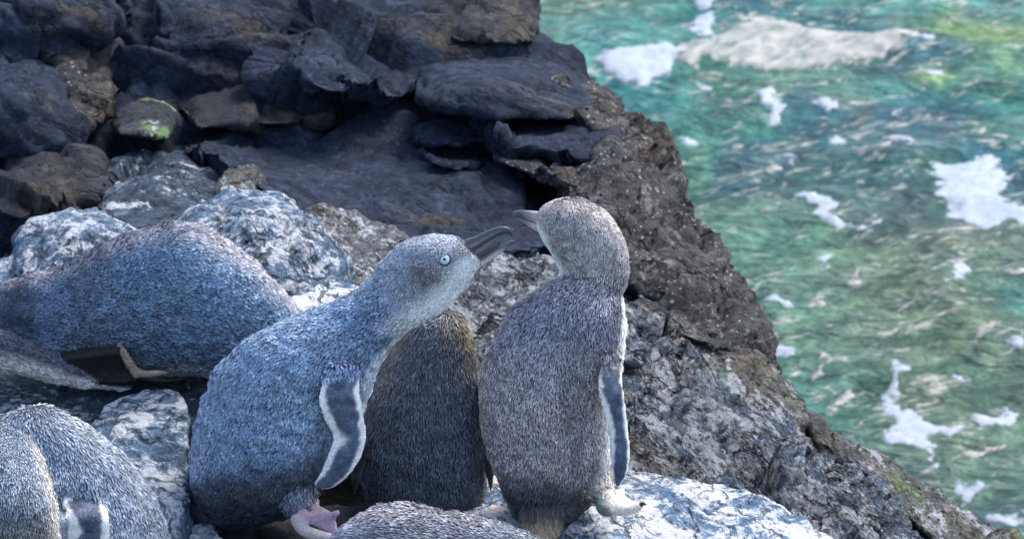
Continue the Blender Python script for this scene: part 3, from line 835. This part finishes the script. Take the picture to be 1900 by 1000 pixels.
def penguin(label, base, pieces, vox=.0021, seed=0, lump=.0034, density=1.0):
    root = bpy.data.objects.new('penguin', None); COL.objects.link(root)
    org = at1(*base); root.location = org
    root.empty_display_size = .05
    tag(root, label, 'penguin', 'little penguins resting on the rocks')
    V = []; F = []; off = 0
    for p in pieces:
        V.append(p.V); F += [tuple(i + off for i in f) for f in p.F]; off += len(p.V)
    V = np.concatenate(V)
    me = mesh_from('tmp', V, F)
    bm = bmesh.new(); bm.from_mesh(me); bmesh.ops.recalc_face_normals(bm, faces=bm.faces); bm.to_mesh(me); bm.free()
    r = voxel(me, vox); bpy.data.meshes.remove(me)
    W = get_vf(r); T = get_tris(r)
    W = smooth_verts(W, T, 2)
    # carry plumage data over from the pieces
    pid = np.concatenate([np.full(len(p.V), k) for k, p in enumerate(pieces)])
    D = np.concatenate([np.concatenate([p.dark, p.light, p.flow, p.flen[:, None], p.fwid[:, None], p.lift[:, None]], 1) for p in pieces])
    kd = kdtree.KDTree(len(V))
    for i, v in enumerate(V): kd.insert(v, i)
    kd.balance()
    data = np.zeros((len(W), D.shape[1]))
    for i, w in enumerate(W):
        near = kd.find_n(w, 4)
        k0 = pid[near[0][1]]
        sw = 0; acc = 0
        for _, j, d in near:
            if pid[j] == k0:
                q = 1 / (d + 2e-4); acc = acc + q * D[j]; sw += q
        data[i] = acc / sw
    nrm = vnormals(W, T)
    if lump:
        k = sstep(.002, .005, data[:, 9])
        W = W + nrm * (lump * k * (fbm(W * 28, 3, seed) + .5 * fbm(W * 75, 2, seed + 4)))[:, None]
    r.vertices.foreach_set('co', np.ascontiguousarray(W - org, dtype=np.float32).ravel()); r.update()
    r.polygons.foreach_set('use_smooth', np.ones(len(r.polygons), dtype=bool))
    fw = sstep(0, .0015, data[:, 9])
    set_col(r, lerp(data[:, 3:6], data[:, 0:3] * .65 + data[:, 3:6] * .1, fw))
    r.name = 'body'
    body = link('body', r, M['body'], root)
    # plumage
    nrm = vnormals(W, T)
    A, B2, C2 = W[T[:, 0]], W[T[:, 1]], W[T[:, 2]]
    area = np.linalg.norm(np.cross(B2 - A, C2 - A), axis=1) / 2
    fl_t = data[T, 9].mean(1)
    g = np.random.default_rng(seed + 500)
    allV = []; allC = []
    classes = [(.0008, .0026), (.0026, .0038), (.0038, .02)]
    for lo, hi in classes:
        sel = np.where((fl_t > lo) & (fl_t <= hi))[0]
        if not len(sel): continue
        ml = fl_t[sel].mean(); cell = ml * .34 / math.sqrt(density)
        n = int(area[sel].sum() / cell ** 2 * 3)
        pr = area[sel] / area[sel].sum()
        t = sel[np.searchsorted(np.cumsum(pr), g.random(n)).clip(0, len(sel) - 1)]
        u = np.sqrt(g.random(n)); v = g.random(n); w0, w1, w2 = 1 - u, u * (1 - v), u * v
        P = w0[:, None] * W[T[t, 0]] + w1[:, None] * W[T[t, 1]] + w2[:, None] * W[T[t, 2]]
        key = np.floor(P / cell).astype(np.int64) @ np.array([73856093, 19349663, 83492791])
        _, ix = np.unique(key, return_index=True)
        P, t, w0, w1, w2 = P[ix], t[ix], w0[ix], w1[ix], w2[ix]
        mixd = lambda X: w0[:, None] * X[T[t, 0]] + w1[:, None] * X[T[t, 1]] + w2[:, None] * X[T[t, 2]]
        Nn = mixd(nrm); Nn /= np.linalg.norm(Nn, axis=1, keepdims=True)
        dd = mixd(data)
        m_ = len(P)
        jit = .28 * fbm(P * 60, 2, seed + 8)[:, None] + .10 * g.standard_normal((m_, 1))
        f = dd[:, 6:9]; f = f - Nn * (f * Nn).sum(1, keepdims=True); f /= np.maximum(np.linalg.norm(f, axis=1, keepdims=True), 1e-9)
        side = np.cross(Nn, f)
        f = f + side * jit; f /= np.linalg.norm(f, axis=1, keepdims=True)
        side = np.cross(Nn, f)
        ln = dd[:, 9:10] * g.uniform(.75, 1.3, (m_, 1)); wd = dd[:, 10:11] * g.uniform(.75, 1.2, (m_, 1)); lift = dd[:, 11:12] * g.uniform(.4, 1.7, (m_, 1))
        roll = g.normal(0, .24, (m_, 1))
        sv = side * np.cos(roll) + Nn * np.sin(roll)
        p0 = P - Nn * .0003
        mid = P + f * ln * .55 + Nn * (ln * lift * .75)
        tip = P + f * ln + Nn * (ln * lift * .9)
        lft = mid - sv * wd * .5 - Nn * wd * .12; rgt = mid + sv * wd * .5 - Nn * wd * .12
        allV.append(np.stack([p0, lft, tip, rgt], 1))
        br = np.exp(g.normal(0, .30, (m_, 1))) * (1 + .30 * fbm(P * 30, 3, seed + 2)[:, None]) * (1 + .42 * vnoise(P * 190, seed + 3)[:, None])
        dk, lt = dd[:, 0:3], dd[:, 3:6] * br
        allC.append(np.clip(np.stack([dk * .8, dk * .45 + lt * .55, lt * 1.1, dk * .45 + lt * .55], 1), 0, 1))
    if allV:
        Vf = np.concatenate(allV).reshape(-1, 3); Cf = np.concatenate(allC).reshape(-1, 3)
        k = np.arange(len(Vf) // 4) * 4
        Ff = np.stack([np.stack([k, k + 1, k + 2], 1), np.stack([k, k + 2, k + 3], 1)], 1).reshape(-1, 3)
        fm = mesh_from('plumage', Vf - org, Ff, smooth=False)
        set_col(fm, Cf)
        pl = link('plumage', fm, M['feather'], root)
        pl['kind'] = 'stuff'
    root['_org'] = 0; del root['_org']
    return root, org

def part(root, org, name, p, mat, col=None, parent=None, label=None, sub=0):
    me = mesh_from(name, p.V - org, p.F)
    bm = bmesh.new(); bm.from_mesh(me); bmesh.ops.recalc_face_normals(bm, faces=bm.faces); bm.to_mesh(me); bm.free()
    me.polygons.foreach_set('use_smooth', np.ones(len(me.polygons), dtype=bool))
    if col is not None:
        set_col(me, col if np.ndim(col) == 2 else np.ones((len(p.V), 1)) * np.array(col))
    o = link(name, me, mat, parent or root)
    if label: o['label'] = label
    return o

def join(*ps):
    q = Piece(); q.V = np.concatenate([p.V for p in ps]); q.F = []; off = 0
    for p in ps:
        q.F += [tuple(i + off for i in f) for f in p.F]; off += len(p.V)
    return q

def flipper(st, Y, th=.0042, wl=.22, wr=.16, col=(.04, .055, .085), light=(.085, .11, .165), edge=(.86, .84, .79), wrist=None, shoulder=None, flen=.0022):
    p = loft(st, rd=th, seg=80, per=14, Y=Y)
    jj = .16 * vnoise(p.V * 70, 12) + .10 * vnoise(p.V * 260, 13)
    wv = wl * (.55 + .75 * np.exp(-((p.v - .52) / .22) ** 2))
    w = np.maximum(sstep(1 - wv - .14, 1 - wv + .06, -p.c + jj) * (wl > .03), sstep(1 - wr - .12, 1 - wr + .06, p.c + jj))
    if wrist:
        w = np.maximum(w, np.exp(-(((p.x - wrist[0]) / wrist[2]) ** 2 + ((p.y - wrist[1]) / wrist[3]) ** 2) ** 2) * .9)
    w = w * sstep(.02, .2, p.v + .05 * vnoise(p.V * 200, 9))
    w = np.clip(w + .12 * vnoise(p.V * 300, 4) * (w > .05), 0, 1)
    mott = np.clip(.5 + .9 * fbm(p.V * 120, 3, 21), 0, 1)
    cd, ld = lerp(np.array(col) * .6, np.array(col) * 1.7, mott), lerp(np.array(light) * .7, np.array(light) * 1.5, mott)
    cd, ld = lerp(cd, np.array(edge) * 1.15, w), lerp(ld, edge, w)
    rt = sstep(.20, .06, p.v + .04 * vnoise(p.V * 180, 5)) if shoulder is not None else np.zeros(len(p.V))
    if shoulder is not None:
        cd, ld = lerp(cd, shoulder[0], rt), lerp(ld, shoulder[1], rt)
    paint(p, cd, ld, flen + .0035 * rt, .0010 + .0008 * rt, .08 + .1 * rt)
    return p

def conform(p, body, gap=.003, root=.3):
    """lay a flipper along the side of the body it hangs from"""
    fr = np.where(body.s < .05)[0]
    kd = kdtree.KDTree(len(fr))
    for i in fr: kd.insert((body.x[i], body.y[i], 0), int(i))
    kd.balance()
    dep_b = (body.V - CAM) @ FWD
    D = np.zeros(len(p.V)); ok = np.zeros(len(p.V), bool)
    for i in range(len(p.V)):
        co, j, dd = kd.find((p.x[i], p.y[i], 0))
        D[i] = dep_b[j]; ok[i] = dd < 7
    D = np.minimum(D, D[ok].min() + .034)
    xn = (p.x - p.x.mean()) / 60; yn = (p.y - p.y.mean()) / 100
    A = np.stack([np.ones_like(xn), xn, yn, xn * xn, xn * yn, yn * yn], 1)
    co = np.linalg.lstsq(A[ok], D[ok], rcond=None)[0]
    fit = A @ co
    fit -= np.percentile((fit - D)[ok], 90)
    cur = (p.V - CAM) @ FWD
    mid = np.median(cur)
    gp = gap - .030 * (1 - sstep(0, root, p.v)) if root else gap
    p.V = p.V + FWD[None] * (fit - mid - gp)[:, None]
    return p

# ---------- the stretching penguin with the open bill
BY = -.03
b = loft([(362, 976, 376, 982), (352, 940, 425, 982), (352, 880, 540, 958), (360, 815, 600, 895), (376, 748, 640, 832), (402, 686, 672, 768), (448, 636, 692, 708), (512, 600, 708, 668), (577, 577, 730, 638), (634, 552, 768, 609), (680, 520, 806, 588), (708, 484, 838, 565), (742, 452, 866, 530), (786, 437, 886, 500), (830, 437, 896, 484), (850, 441, 892, 488), (864, 451, 880, 480)],
         ratio=.86, Y=BY)
b.flow = -b.flow
hd = sstep(620, 760, b.x) * sstep(640, 560, b.y)          # head and neck
wht = np.maximum(sstep(.18, .70, b.c) * hd, sstep(.80, 1.0, b.c) * .55) * 1.0
wht = np.maximum(wht, sstep(.2, .6, b.s) * sstep(.0, .5, b.c))
wht = np.clip(wht + .12 * vnoise(b.V * 130, 3) * (wht > .05), 0, 1)
ear = np.exp(-(((b.x - 792) / 40) ** 2 + ((b.y - 512) / 24) ** 2)) * (b.s < .2)
lore = np.exp(-(((b.x - 858) / 26) ** 2 + ((b.y - 468) / 18) ** 2)) * (b.s < .2)
rump_shade = sstep(840, 930, b.y + .10 * (b.x - 352))  # dark rump feathers, deepened with painted shading
dark = lerp((.010, .026, .052), (.062, .078, .10), hd)
light = lerp((.215, .305, .435), (.37, .415, .485), hd)
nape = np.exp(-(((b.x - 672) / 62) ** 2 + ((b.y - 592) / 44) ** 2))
light = lerp(light, (.19, .28, .46), nape * .75); dark = lerp(dark, (.012, .02, .045), nape * .8)  # body shading painted in, darker at the nape
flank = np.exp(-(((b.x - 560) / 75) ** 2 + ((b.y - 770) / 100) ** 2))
light = lerp(light, (.31, .42, .57), flank * .7)  # body shading painted in, lighter on the flank
dark = lerp(dark, (.78, .78, .78), wht); light = lerp(light, (.97, .97, .96), wht)
dark = lerp(dark, (.05, .038, .032), ear * .85); light = lerp(light, (.15, .115, .10), ear * .85)
light = lerp(light, (.45, .38, .40), lore * .6)
dark = lerp(dark, (.012, .014, .022), rump_shade); light = lerp(light, (.05, .06, .085), rump_shade)
fl = np.interp(hd, [0, .5, 1], [.0048, .0042, .0032])
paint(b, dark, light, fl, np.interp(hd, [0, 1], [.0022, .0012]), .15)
flB = flipper([(612, 676, 676, 668), (604, 702, 672, 696), (597, 738, 672, 728), (604, 770, 679, 768), (621, 806, 684, 800), (614, 832, 677, 836), (600, 868, 657, 870), (588, 890, 628, 896), (590, 899, 606, 902)], Y=BY, wl=.36, wr=.26, shoulder=((.014, .028, .062), (.33, .44, .66)), wrist=(628, 812, 20, 13))
conform(flB, b, .002, .34)
PINK, PALE = (.42, .30, .36), (.50, .42, .40)
legs = [paint(tube([(520, 850, -.02, 72), (548, 905, -.045, 50), (562, 954, -.08, 19)]), (.05, .065, .10), (.36, .40, .48), .0060, .0014, .35)]
feet = [paint(tube([(560, 955, -.085, 15), (574, 966, -.10, 11), (602, 962, -.115, 9), (628, 950, -.125, 6)]), PINK, PINK),
        paint(tube([(566, 962, -.085, 11), (580, 946, -.075, 8), (590, 930, -.06, 5)]), PINK, PINK),
        paint(tube([(548, 962, -.095, 12), (566, 984, -.12, 12), (602, 996, -.14, 11), (640, 1000, -.15, 7)]), PALE, PALE),
        paint(web((560, 962, -.09), (622, 953, -.12), (586, 934, -.06)), PINK, PINK),
        paint(web((560, 965, -.10), (622, 955, -.12), (630, 1001, -.14)), PINK, PINK)]
rB, oB = penguin('blue penguin stretching its neck to the right with its bill open', (470, 970, BY), [b, flB] + legs + feet, seed=1)
ub = loft([(846, 450, 846, 490), (862, 445, 860, 487), (880, 439, 878, 477), (900, 430, 898, 463), (920, 422, 917, 449), (936, 420, 932, 440), (946, 425, 943, 435), (951, 434, 949, 438), (952, 438, 950, 440)], ratio=.62, Y=BY, seg=32)
hk = np.maximum(sstep(.25, .95, ub.c), .75 * np.exp(-((ub.c + .15) / .14) ** 2))
part(rB, oB, 'upper_bill', ub, M['bill'], lerp((.035, .042, .058), (.26, .23, .24), hk * sstep(955, 900, ub.x)))
tg = loft([(856, 466, 862, 494), (878, 468, 884, 486), (898, 460, 903, 475), (915, 450, 919, 464), (928, 445, 930, 452)], ratio=.4, Y=BY, seg=24)
part(rB, oB, 'tongue', tg, M['bill'], (.085, .07, .08))
lb = loft([(854, 489, 864, 506), (868, 487, 880, 500), (884, 481, 894, 494), (902, 472, 910, 484), (920, 461, 926, 472), (938, 451, 942, 461), (949, 446, 952, 452), (953, 446, 955, 449)], ratio=.8, Y=BY, seg=32)
lw = sstep(-.5, .4, lb.c) * sstep(950, 915, lb.x)
part(rB, oB, 'lower_bill', lb, M['bill'], lerp((.075, .08, .10), (.55, .50, .50), lw))
# eye: sits on the side of the head that faces us
def sphere(cx, rad, squash=1.0, nu=32, nv=18):
    V = []; F = []
    for i in range(nv + 1):
        ph = math.pi * i / nv
        for j in range(nu):
            t = 2 * math.pi * j / nu
            V.append(cx + rad * (math.sin(ph) * math.cos(t) * RGT + math.sin(ph) * math.sin(t) * UPV - math.cos(ph) * FWD * squash))
    for i in range(nv):
        for j in range(nu):
            F.append((i * nu + j, i * nu + (j + 1) % nu, (i + 1) * nu + (j + 1) % nu, (i + 1) * nu + j))
    p = Piece(); p.V = np.array(V); p.F = F
    return p
def ring(cx, r0, r1, nu=40, nv=10):
    V = []; F = []
    for i in range(nu):
        t = 2 * math.pi * i / nu; d = math.cos(t) * RGT + math.sin(t) * UPV
        for j in range(nv):
            s = 2 * math.pi * j / nv
            V.append(cx + d * (r0 + r1 * math.cos(s)) - FWD * r1 * .8 * math.sin(s))
    for i in range(nu):
        for j in range(nv):
            F.append((i * nv + j, ((i + 1) % nu) * nv + j, ((i + 1) % nu) * nv + (j + 1) % nv, i * nv + (j + 1) % nv))
    p = Piece(); p.V = np.array(V); p.F = F
    return p
near = np.where((np.hypot(b.x - 825, b.y - 481) < 7) & (b.s < 0))[0]
ec = at1(825, 481, b.V[near].mean(0)[1])
ray = (ec - CAM) / np.linalg.norm(ec - CAM)
ec = ec + ray * .0012
eye = part(rB, oB, 'eye', sphere(ec, .0060, .55), M['iris'])
part(rB, oB, 'pupil', sphere(ec - ray * .0028 , .0017, .5), M['pupil'], parent=eye)
part(rB, oB, 'eyelid', ring(ec - ray * .0013, .0061, .0011), M['lid'], parent=eye)

# ---------- the huddled penguin between them
CY = .06
c = loft([(745, 1000, 835, 1000), (692, 950, 893, 958), (672, 885, 904, 890), (669, 822, 906, 825), (679, 765, 904, 765), (692, 714, 894, 712), (712, 668, 884, 665), (738, 630, 879, 630), (768, 600, 868, 602), (798, 582, 850, 584), (815, 577, 832, 577)], ratio=.85, Y=CY)
c.flow = -c.flow
brn = np.exp(-(((c.x - 860) / 34) ** 2 + ((c.y - 600) / 45) ** 2))
rim = sstep(.55, .98, np.abs(c.c)) * sstep(760, 640, c.y)
dark = lerp((.026, .030, .042), (.05, .045, .032), np.clip(brn + rim * .5, 0, 1)); light = lerp((.145, .165, .215), (.25, .21, .14), np.clip(brn + rim * .6, 0, 1))
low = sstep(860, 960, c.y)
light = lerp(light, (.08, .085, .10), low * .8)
wht = sstep(.25, .6, c.s)
dark = lerp(dark, (.45, .45, .45), wht); light = lerp(light, (.75, .75, .75), wht)
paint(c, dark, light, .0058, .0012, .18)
fc = flipper([(664, 820, 690, 820), (652, 860, 676, 862), (652, 890, 668, 892), (657, 914, 661, 915)], Y=.03, wl=.2, wr=.2, col=(.012, .012, .014), light=(.03, .03, .035), edge=(.12, .11, .09))
rC, oC = penguin('dark huddled penguin with hidden head, between the two with touching bills', (790, 980, CY), [c, fc], seed=2, vox=.002)

# ---------- the upright penguin on the right
DY = 0.0
d = loft([(985, 998, 1030, 998), (952, 952, 1062, 966), (925, 892, 1112, 922), (903, 822, 1136, 862), (893, 762, 1140, 792), (892, 702, 1148, 722), (905, 650, 1156, 660), (930, 604, 1160, 606), (964, 560, 1160, 570), (1010, 527, 1156, 546), (1038, 507, 1160, 528), (1029, 480, 1166, 502), (1009, 446, 1165, 472), (997, 414, 1155, 438), (1004, 388, 1132, 402), (1030, 371, 1100, 377), (1052, 366, 1078, 367)], ratio=.84, Y=DY)
d.flow = -d.flow
hd = sstep(560, 480, d.y)
wht = np.maximum(sstep(.12, .34, d.s), sstep(.90, .96, d.c) * sstep(880, 840, d.y) * sstep(520, 560, d.y))
wht = np.maximum(wht, sstep(.80, .97, -d.c) * sstep(400, 430, d.y) * sstep(525, 490, d.y) * .9)
wht = np.maximum(wht, sstep(.72, .95, d.c) * sstep(700, 730, d.y) * sstep(920, 880, d.y))
tan = sstep(.86, .99, -d.c) * sstep(560, 700, d.y) * .5
dark = lerp((.040, .038, .046), (.085, .078, .082), hd); light = lerp((.52, .455, .47), (.54, .485, .48), hd)
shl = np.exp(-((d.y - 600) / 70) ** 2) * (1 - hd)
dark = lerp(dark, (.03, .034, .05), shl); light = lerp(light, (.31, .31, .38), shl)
streak = sstep(.05, .45, fbm(d.V * np.array([34, 34, 9]), 3, 77)) * (1 - hd)
light = lerp(light, (.15, .14, .16), streak * .6)
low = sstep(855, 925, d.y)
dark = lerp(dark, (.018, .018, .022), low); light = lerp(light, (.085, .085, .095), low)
dark = lerp(dark, (.25, .22, .17), tan); light = lerp(light, (.5, .45, .36), tan)
dark = lerp(dark, (.85, .82, .77), wht); light = lerp(light, (.97, .94, .90), wht)
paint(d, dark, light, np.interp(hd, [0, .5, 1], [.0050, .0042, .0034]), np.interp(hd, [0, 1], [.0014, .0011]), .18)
fd = flipper([(1120, 650, 1150, 644), (1111, 684, 1153, 678), (1107, 716, 1154, 712), (1113, 748, 1159, 752), (1126, 792, 1164, 798), (1130, 835, 1166, 838), (1134, 872, 1160, 874), (1138, 892, 1150, 892), (1141, 897, 1147, 896)], Y=DY, th=.005, wl=.42, wr=.22, shoulder=((.03, .03, .04), (.34, .32, .35)))
conform(fd, d, .002, .34)
fdl = flipper([(938, 636, 948, 646), (906, 672, 934, 682), (886, 728, 930, 730), (882, 790, 925, 790), (892, 850, 920, 850), (904, 892, 916, 892), (908, 915, 911, 916)], Y=.045, wl=.25, wr=.1, col=(.02, .02, .022), light=(.05, .05, .055), edge=(.5, .45, .36))
CREAM, HEEL = (.60, .54, .45), (.16, .19, .18)
leg = paint(tube([(1085, 850, -.0, 55), (1106, 898, -.02, 36), (1124, 928, -.04, 17)]), (.2, .18, .16), (.55, .51, .45), .006, .0014, .2)
ft = [paint(tube([(1122, 912, -.04, 17), (1130, 932, -.045, 19), (1152, 944, -.05, 14), (1174, 943, -.052, 11), (1190, 936, -.053, 7)]), CREAM, CREAM),
      paint(tube([(1132, 930, -.04, 14), (1144, 920, -.02, 11), (1154, 912, 0, 8)]), CREAM, CREAM),
      paint(tube([(1118, 925, -.045, 15), (1120, 942, -.055, 14), (1132, 950, -.07, 10)]), HEEL, HEEL),
      paint(tube([(1116, 930, -.03, 8), (1106, 934, -.02, 5), (1100, 938, -.015, 3)]), CREAM, CREAM),
      paint(web((1130, 935, -.045), (1184, 936, -.05), (1150, 915, -.0)), CREAM, CREAM)]
ft2 = [paint(tube([(1000, 905, .05, 26), (1010, 930, .055, 16), (1020, 940, .06, 12), (1040, 945, .08, 8)]), HEEL, CREAM)]
rD, oD = penguin('upright greyish penguin seen from behind, turning its head to the left', (1020, 985, DY), [d, fd, fdl, leg] + ft + ft2, seed=3)
HY = .015
ub = loft([(1018, 396, 1018, 424, HY - .01), (1002, 393, 1003, 420, HY), (985, 391, 986, 411, HY + .004), (968, 390, 968, 405, HY + .008), (956, 391, 956, 404, HY + .01), (951, 395, 951, 404, HY + .011), (950, 400, 950, 404, HY + .011)], ratio=.7, seg=32)
part(rD, oD, 'upper_bill', ub, M['bill'], lerp((.07, .08, .095), (.42, .39, .37), sstep(965, 995, ub.x) * .9))
lb = loft([(1016, 418, 1018, 440, HY - .01), (1002, 417, 1004, 434, HY), (988, 413, 990, 426, HY + .004), (972, 408, 974, 416, HY + .007), (961, 405, 962, 409, HY + .009)], ratio=.75, seg=32)
part(rD, oD, 'lower_bill', lb, M['bill'], lerp((.10, .10, .11), (.46, .42, .40), sstep(965, 990, lb.x)))
cl = tube([(1187, 937, -.053, 5), (1194, 934, -.055, 3.5), (1199, 936, -.056, 1)])
part(rD, oD, 'claw', cl, M['claw'])
part(rD, oD, 'claw', tube([(1152, 914, 0, 4), (1158, 910, .002, 2.5), (1161, 911, .002, 1)]), M['claw'])
# tail tuft
g = random.Random(5); tv = []; tf = []; tcol = []
for k in range(900):
    t = g.uniform(-1, 1); r = g.random() ** .8
    x0 = 1006 + (40 - 14 * r) * t; y0 = 936 + 58 * r - 10 * abs(t) + g.uniform(-4, 4)
    x1 = x0 + 5 * t + g.uniform(-5, 5); y1 = y0 + g.uniform(18, 34)
    yy0 = DY - .022 - .022 * (1 - t * t) - .006 * r
    P0, P1 = at1(x0, y0, yy0), at1(x1, y1, yy0 - .006)
    wv = RGT * g.uniform(.8, 1.7) * PX
    i = len(tv)
    tv += [P0 - wv * .5, P0 + wv * .5, P0 * .4 + P1 * .6 + wv - FWD * .0015, P1, P0 * .4 + P1 * .6 - wv - FWD * .0015]
    tf.append((i, i + 1, i + 2, i + 3, i + 4))
    m_ = min(1, max(0, (r - .12) * 1.7 + g.uniform(-.25, .25)))
    cc = np.array([.045, .042, .046]) * (1 - m_) + np.array(g.choice([(.46, .31, .17), (.36, .25, .14), (.22, .17, .12), (.54, .45, .32)])) * m_
    tcol += [cc * .5, cc * .5, cc * .9, cc * 1.2, cc * .9]
tp = Piece(); tp.V = np.array(tv); tp.F = tf
part(rD, oD, 'tail', tp, M['feather'], np.clip(np.array(tcol), 0, 1), label='brown tuft of tail feathers')

# ---------- the lying penguin on the left
AY = .22
a = loft([(-100, 600, -96, 640), (-52, 546, -44, 664), (0, 528, 0, 672), (42, 507, 40, 680), (92, 500, 86, 694), (140, 480, 132, 702), (200, 450, 188, 700), (270, 422, 258, 694), (340, 409, 326, 694), (410, 436, 392, 696), (472, 484, 452, 700), (520, 533, 508, 700), (560, 582, 548, 680), (596, 622, 590, 650)], ratio=.9, Y=AY)
wht = sstep(.70, .95, a.c) * sstep(300, 180, a.x)
wht = np.maximum(wht, .5 * sstep(.80, .98, a.c))
wht = np.maximum(wht, sstep(.3, .7, a.c) * (a.s > .3))
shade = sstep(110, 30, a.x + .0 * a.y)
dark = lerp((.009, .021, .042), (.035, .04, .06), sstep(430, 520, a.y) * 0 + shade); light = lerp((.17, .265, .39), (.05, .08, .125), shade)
topw = sstep(-.55, -.95, a.c)
light = lerp(light, (.36, .34, .38), topw * .8); dark = lerp(dark, (.05, .045, .05), topw * .8)
neck = np.exp(-((a.x - 150) / 55) ** 2)
light = lerp(light, (.10, .11, .16), neck * .55)
dark = lerp(dark, (.55, .55, .55), wht); light = lerp(light, (.85, .85, .85), wht)
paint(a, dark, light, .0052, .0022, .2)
shadeA = flipper([(160, 632, 205, 622), (132, 648, 226, 636), (116, 668, 242, 656), (124, 690, 256, 680), (160, 704, 264, 696), (210, 712, 256, 706)], Y=AY, th=.004, wl=.0, wr=-.1, col=(.003, .003, .003), light=(.005, .005, .005), edge=(.45, .38, .26), shoulder=((.014, .024, .052), (.16, .21, .33)))  # near-black plate painting the shadowed hollow by the flipper
conform(shadeA, a, .0015, .4)
belly = loft([(-30, 600, -28, 686), (45, 622, 40, 698), (105, 650, 100, 710), (155, 676, 150, 720), (202, 698, 198, 723), (242, 717, 240, 722)], ratio=.8, Y=.175)
bw = sstep(-.2, .5, belly.c)
paint(belly, lerp((.03, .035, .045), (.34, .34, .34), bw), lerp((.08, .09, .12), (.62, .61, .59), bw), .0055, .0018, .14)
tanp = loft([(228, 634, 238, 632), (236, 660, 250, 656), (246, 684, 262, 676), (262, 697, 276, 684), (296, 696, 300, 684), (318, 692, 320, 687)], rd=.004, Y=AY, seg=24)
conform(tanp, a, .005, 0)
paint(tanp, (.3, .25, .17), (.52, .44, .31), .0022, .001, .06)
rA, oA = penguin('blue penguin lying at the left with arched back, head out of view', (250, 712, AY), [a, shadeA, belly, tanp], seed=4, vox=.002)

# ---------- the preening penguin in the lower left corner
EY = -.14
e = loft([(-160, 1180, 380, 1160), (-150, 1080, 356, 1070), (-125, 990, 318, 1000), (-95, 925, 288, 930), (-60, 866, 250, 866), (-25, 810, 196, 812), (12, 772, 134, 772), (48, 754, 92, 755)], ratio=.8, Y=EY)
e.flow = -e.flow
h = loft([(-30, 776, 20, 772, EY + .01), (-50, 800, 48, 796, EY - .02), (-55, 840, 72, 836, EY - .05), (-50, 890, 92, 888, EY - .08), (-42, 945, 106, 946, EY - .10), (-36, 1005, 110, 1008, EY - .11), (-20, 1060, 96, 1062, EY - .12), (20, 1100, 60, 1100, EY - .11)], ratio=.75)
wht = sstep(.3, .7, e.s)
topw = sstep(.35, 1.0, np.maximum(e.c, 0)) * .5 + sstep(820, 770, e.y) * .5
dark = lerp((.05, .07, .105), (.10, .11, .13), topw); light = lerp((.25, .32, .42), (.44, .46, .52), topw)
dark = lerp(dark, (.5, .5, .5), wht); light = lerp(light, (.75, .75, .75), wht)
paint(e, dark, light, .0056, .0015, .2)
hw = sstep(.72, .98, h.c); hb = sstep(890, 1010, h.y)
dark = lerp((.055, .075, .10), (.05, .046, .044), hb); light = lerp((.29, .35, .43), (.22, .20, .19), hb)
dark = lerp(dark, (.35, .33, .3), hw); light = lerp(light, (.68, .65, .60), hw)  # light rim painted along the right margin of the head
paint(h, dark, light, .0048, .0013, .16)
fe = flipper([(150, 900, 180, 902), (134, 922, 202, 928), (140, 945, 214, 950), (142, 975, 214, 975), (138, 1005, 206, 1005), (128, 1050, 192, 1050), (118, 1095, 160, 1095)], Y=EY, th=.005, wl=.42, wr=.32)
conform(fe, e, .004, .4)
fe2 = loft([(108, 926, 150, 928), (104, 960, 144, 960), (104, 1010, 140, 1010), (108, 1060, 130, 1060)], rd=.004, Y=EY, seg=32)
conform(fe2, e, .003, .3)
paint(fe2, (.16, .19, .25), (.36, .40, .48), .002, .001, .06)
rE, oE = penguin('penguin in the lower left corner bending its head down over its flipper', (110, 1150, EY), [e, h, fe, fe2], seed=5, vox=.0024)

# ---------- the penguin at the bottom edge
FY = -.24
f = loft([(598, 1030, 600, 1062), (622, 996, 624, 1094), (652, 966, 654, 1116), (692, 943, 694, 1134), (742, 936, 744, 1144), (800, 944, 802, 1144), (858, 955, 860, 1134), (908, 966, 910, 1116), (948, 976, 950, 1096), (988, 992, 990, 1080), (1018, 1014, 1020, 1062)], ratio=.9, Y=FY)
f.flow = -f.flow
hd = sstep(880, 930, f.x)
wht = sstep(.6, .95, f.c)
dark = lerp((.07, .07, .085), (.10, .11, .13), hd); light = lerp((.44, .43, .48), (.42, .45, .53), hd)
dark = lerp(dark, (.5, .5, .5), wht); light = lerp(light, (.75, .75, .75), wht)
paint(f, dark, light, np.interp(hd, [0, 1], [.0062, .0044]), np.interp(hd, [0, 1], [.0013, .0011]), .3)
rF, oF = penguin('penguin at the bottom edge of which only the pale back shows', (800, 1144, FY), [f], seed=6, vox=.0024)
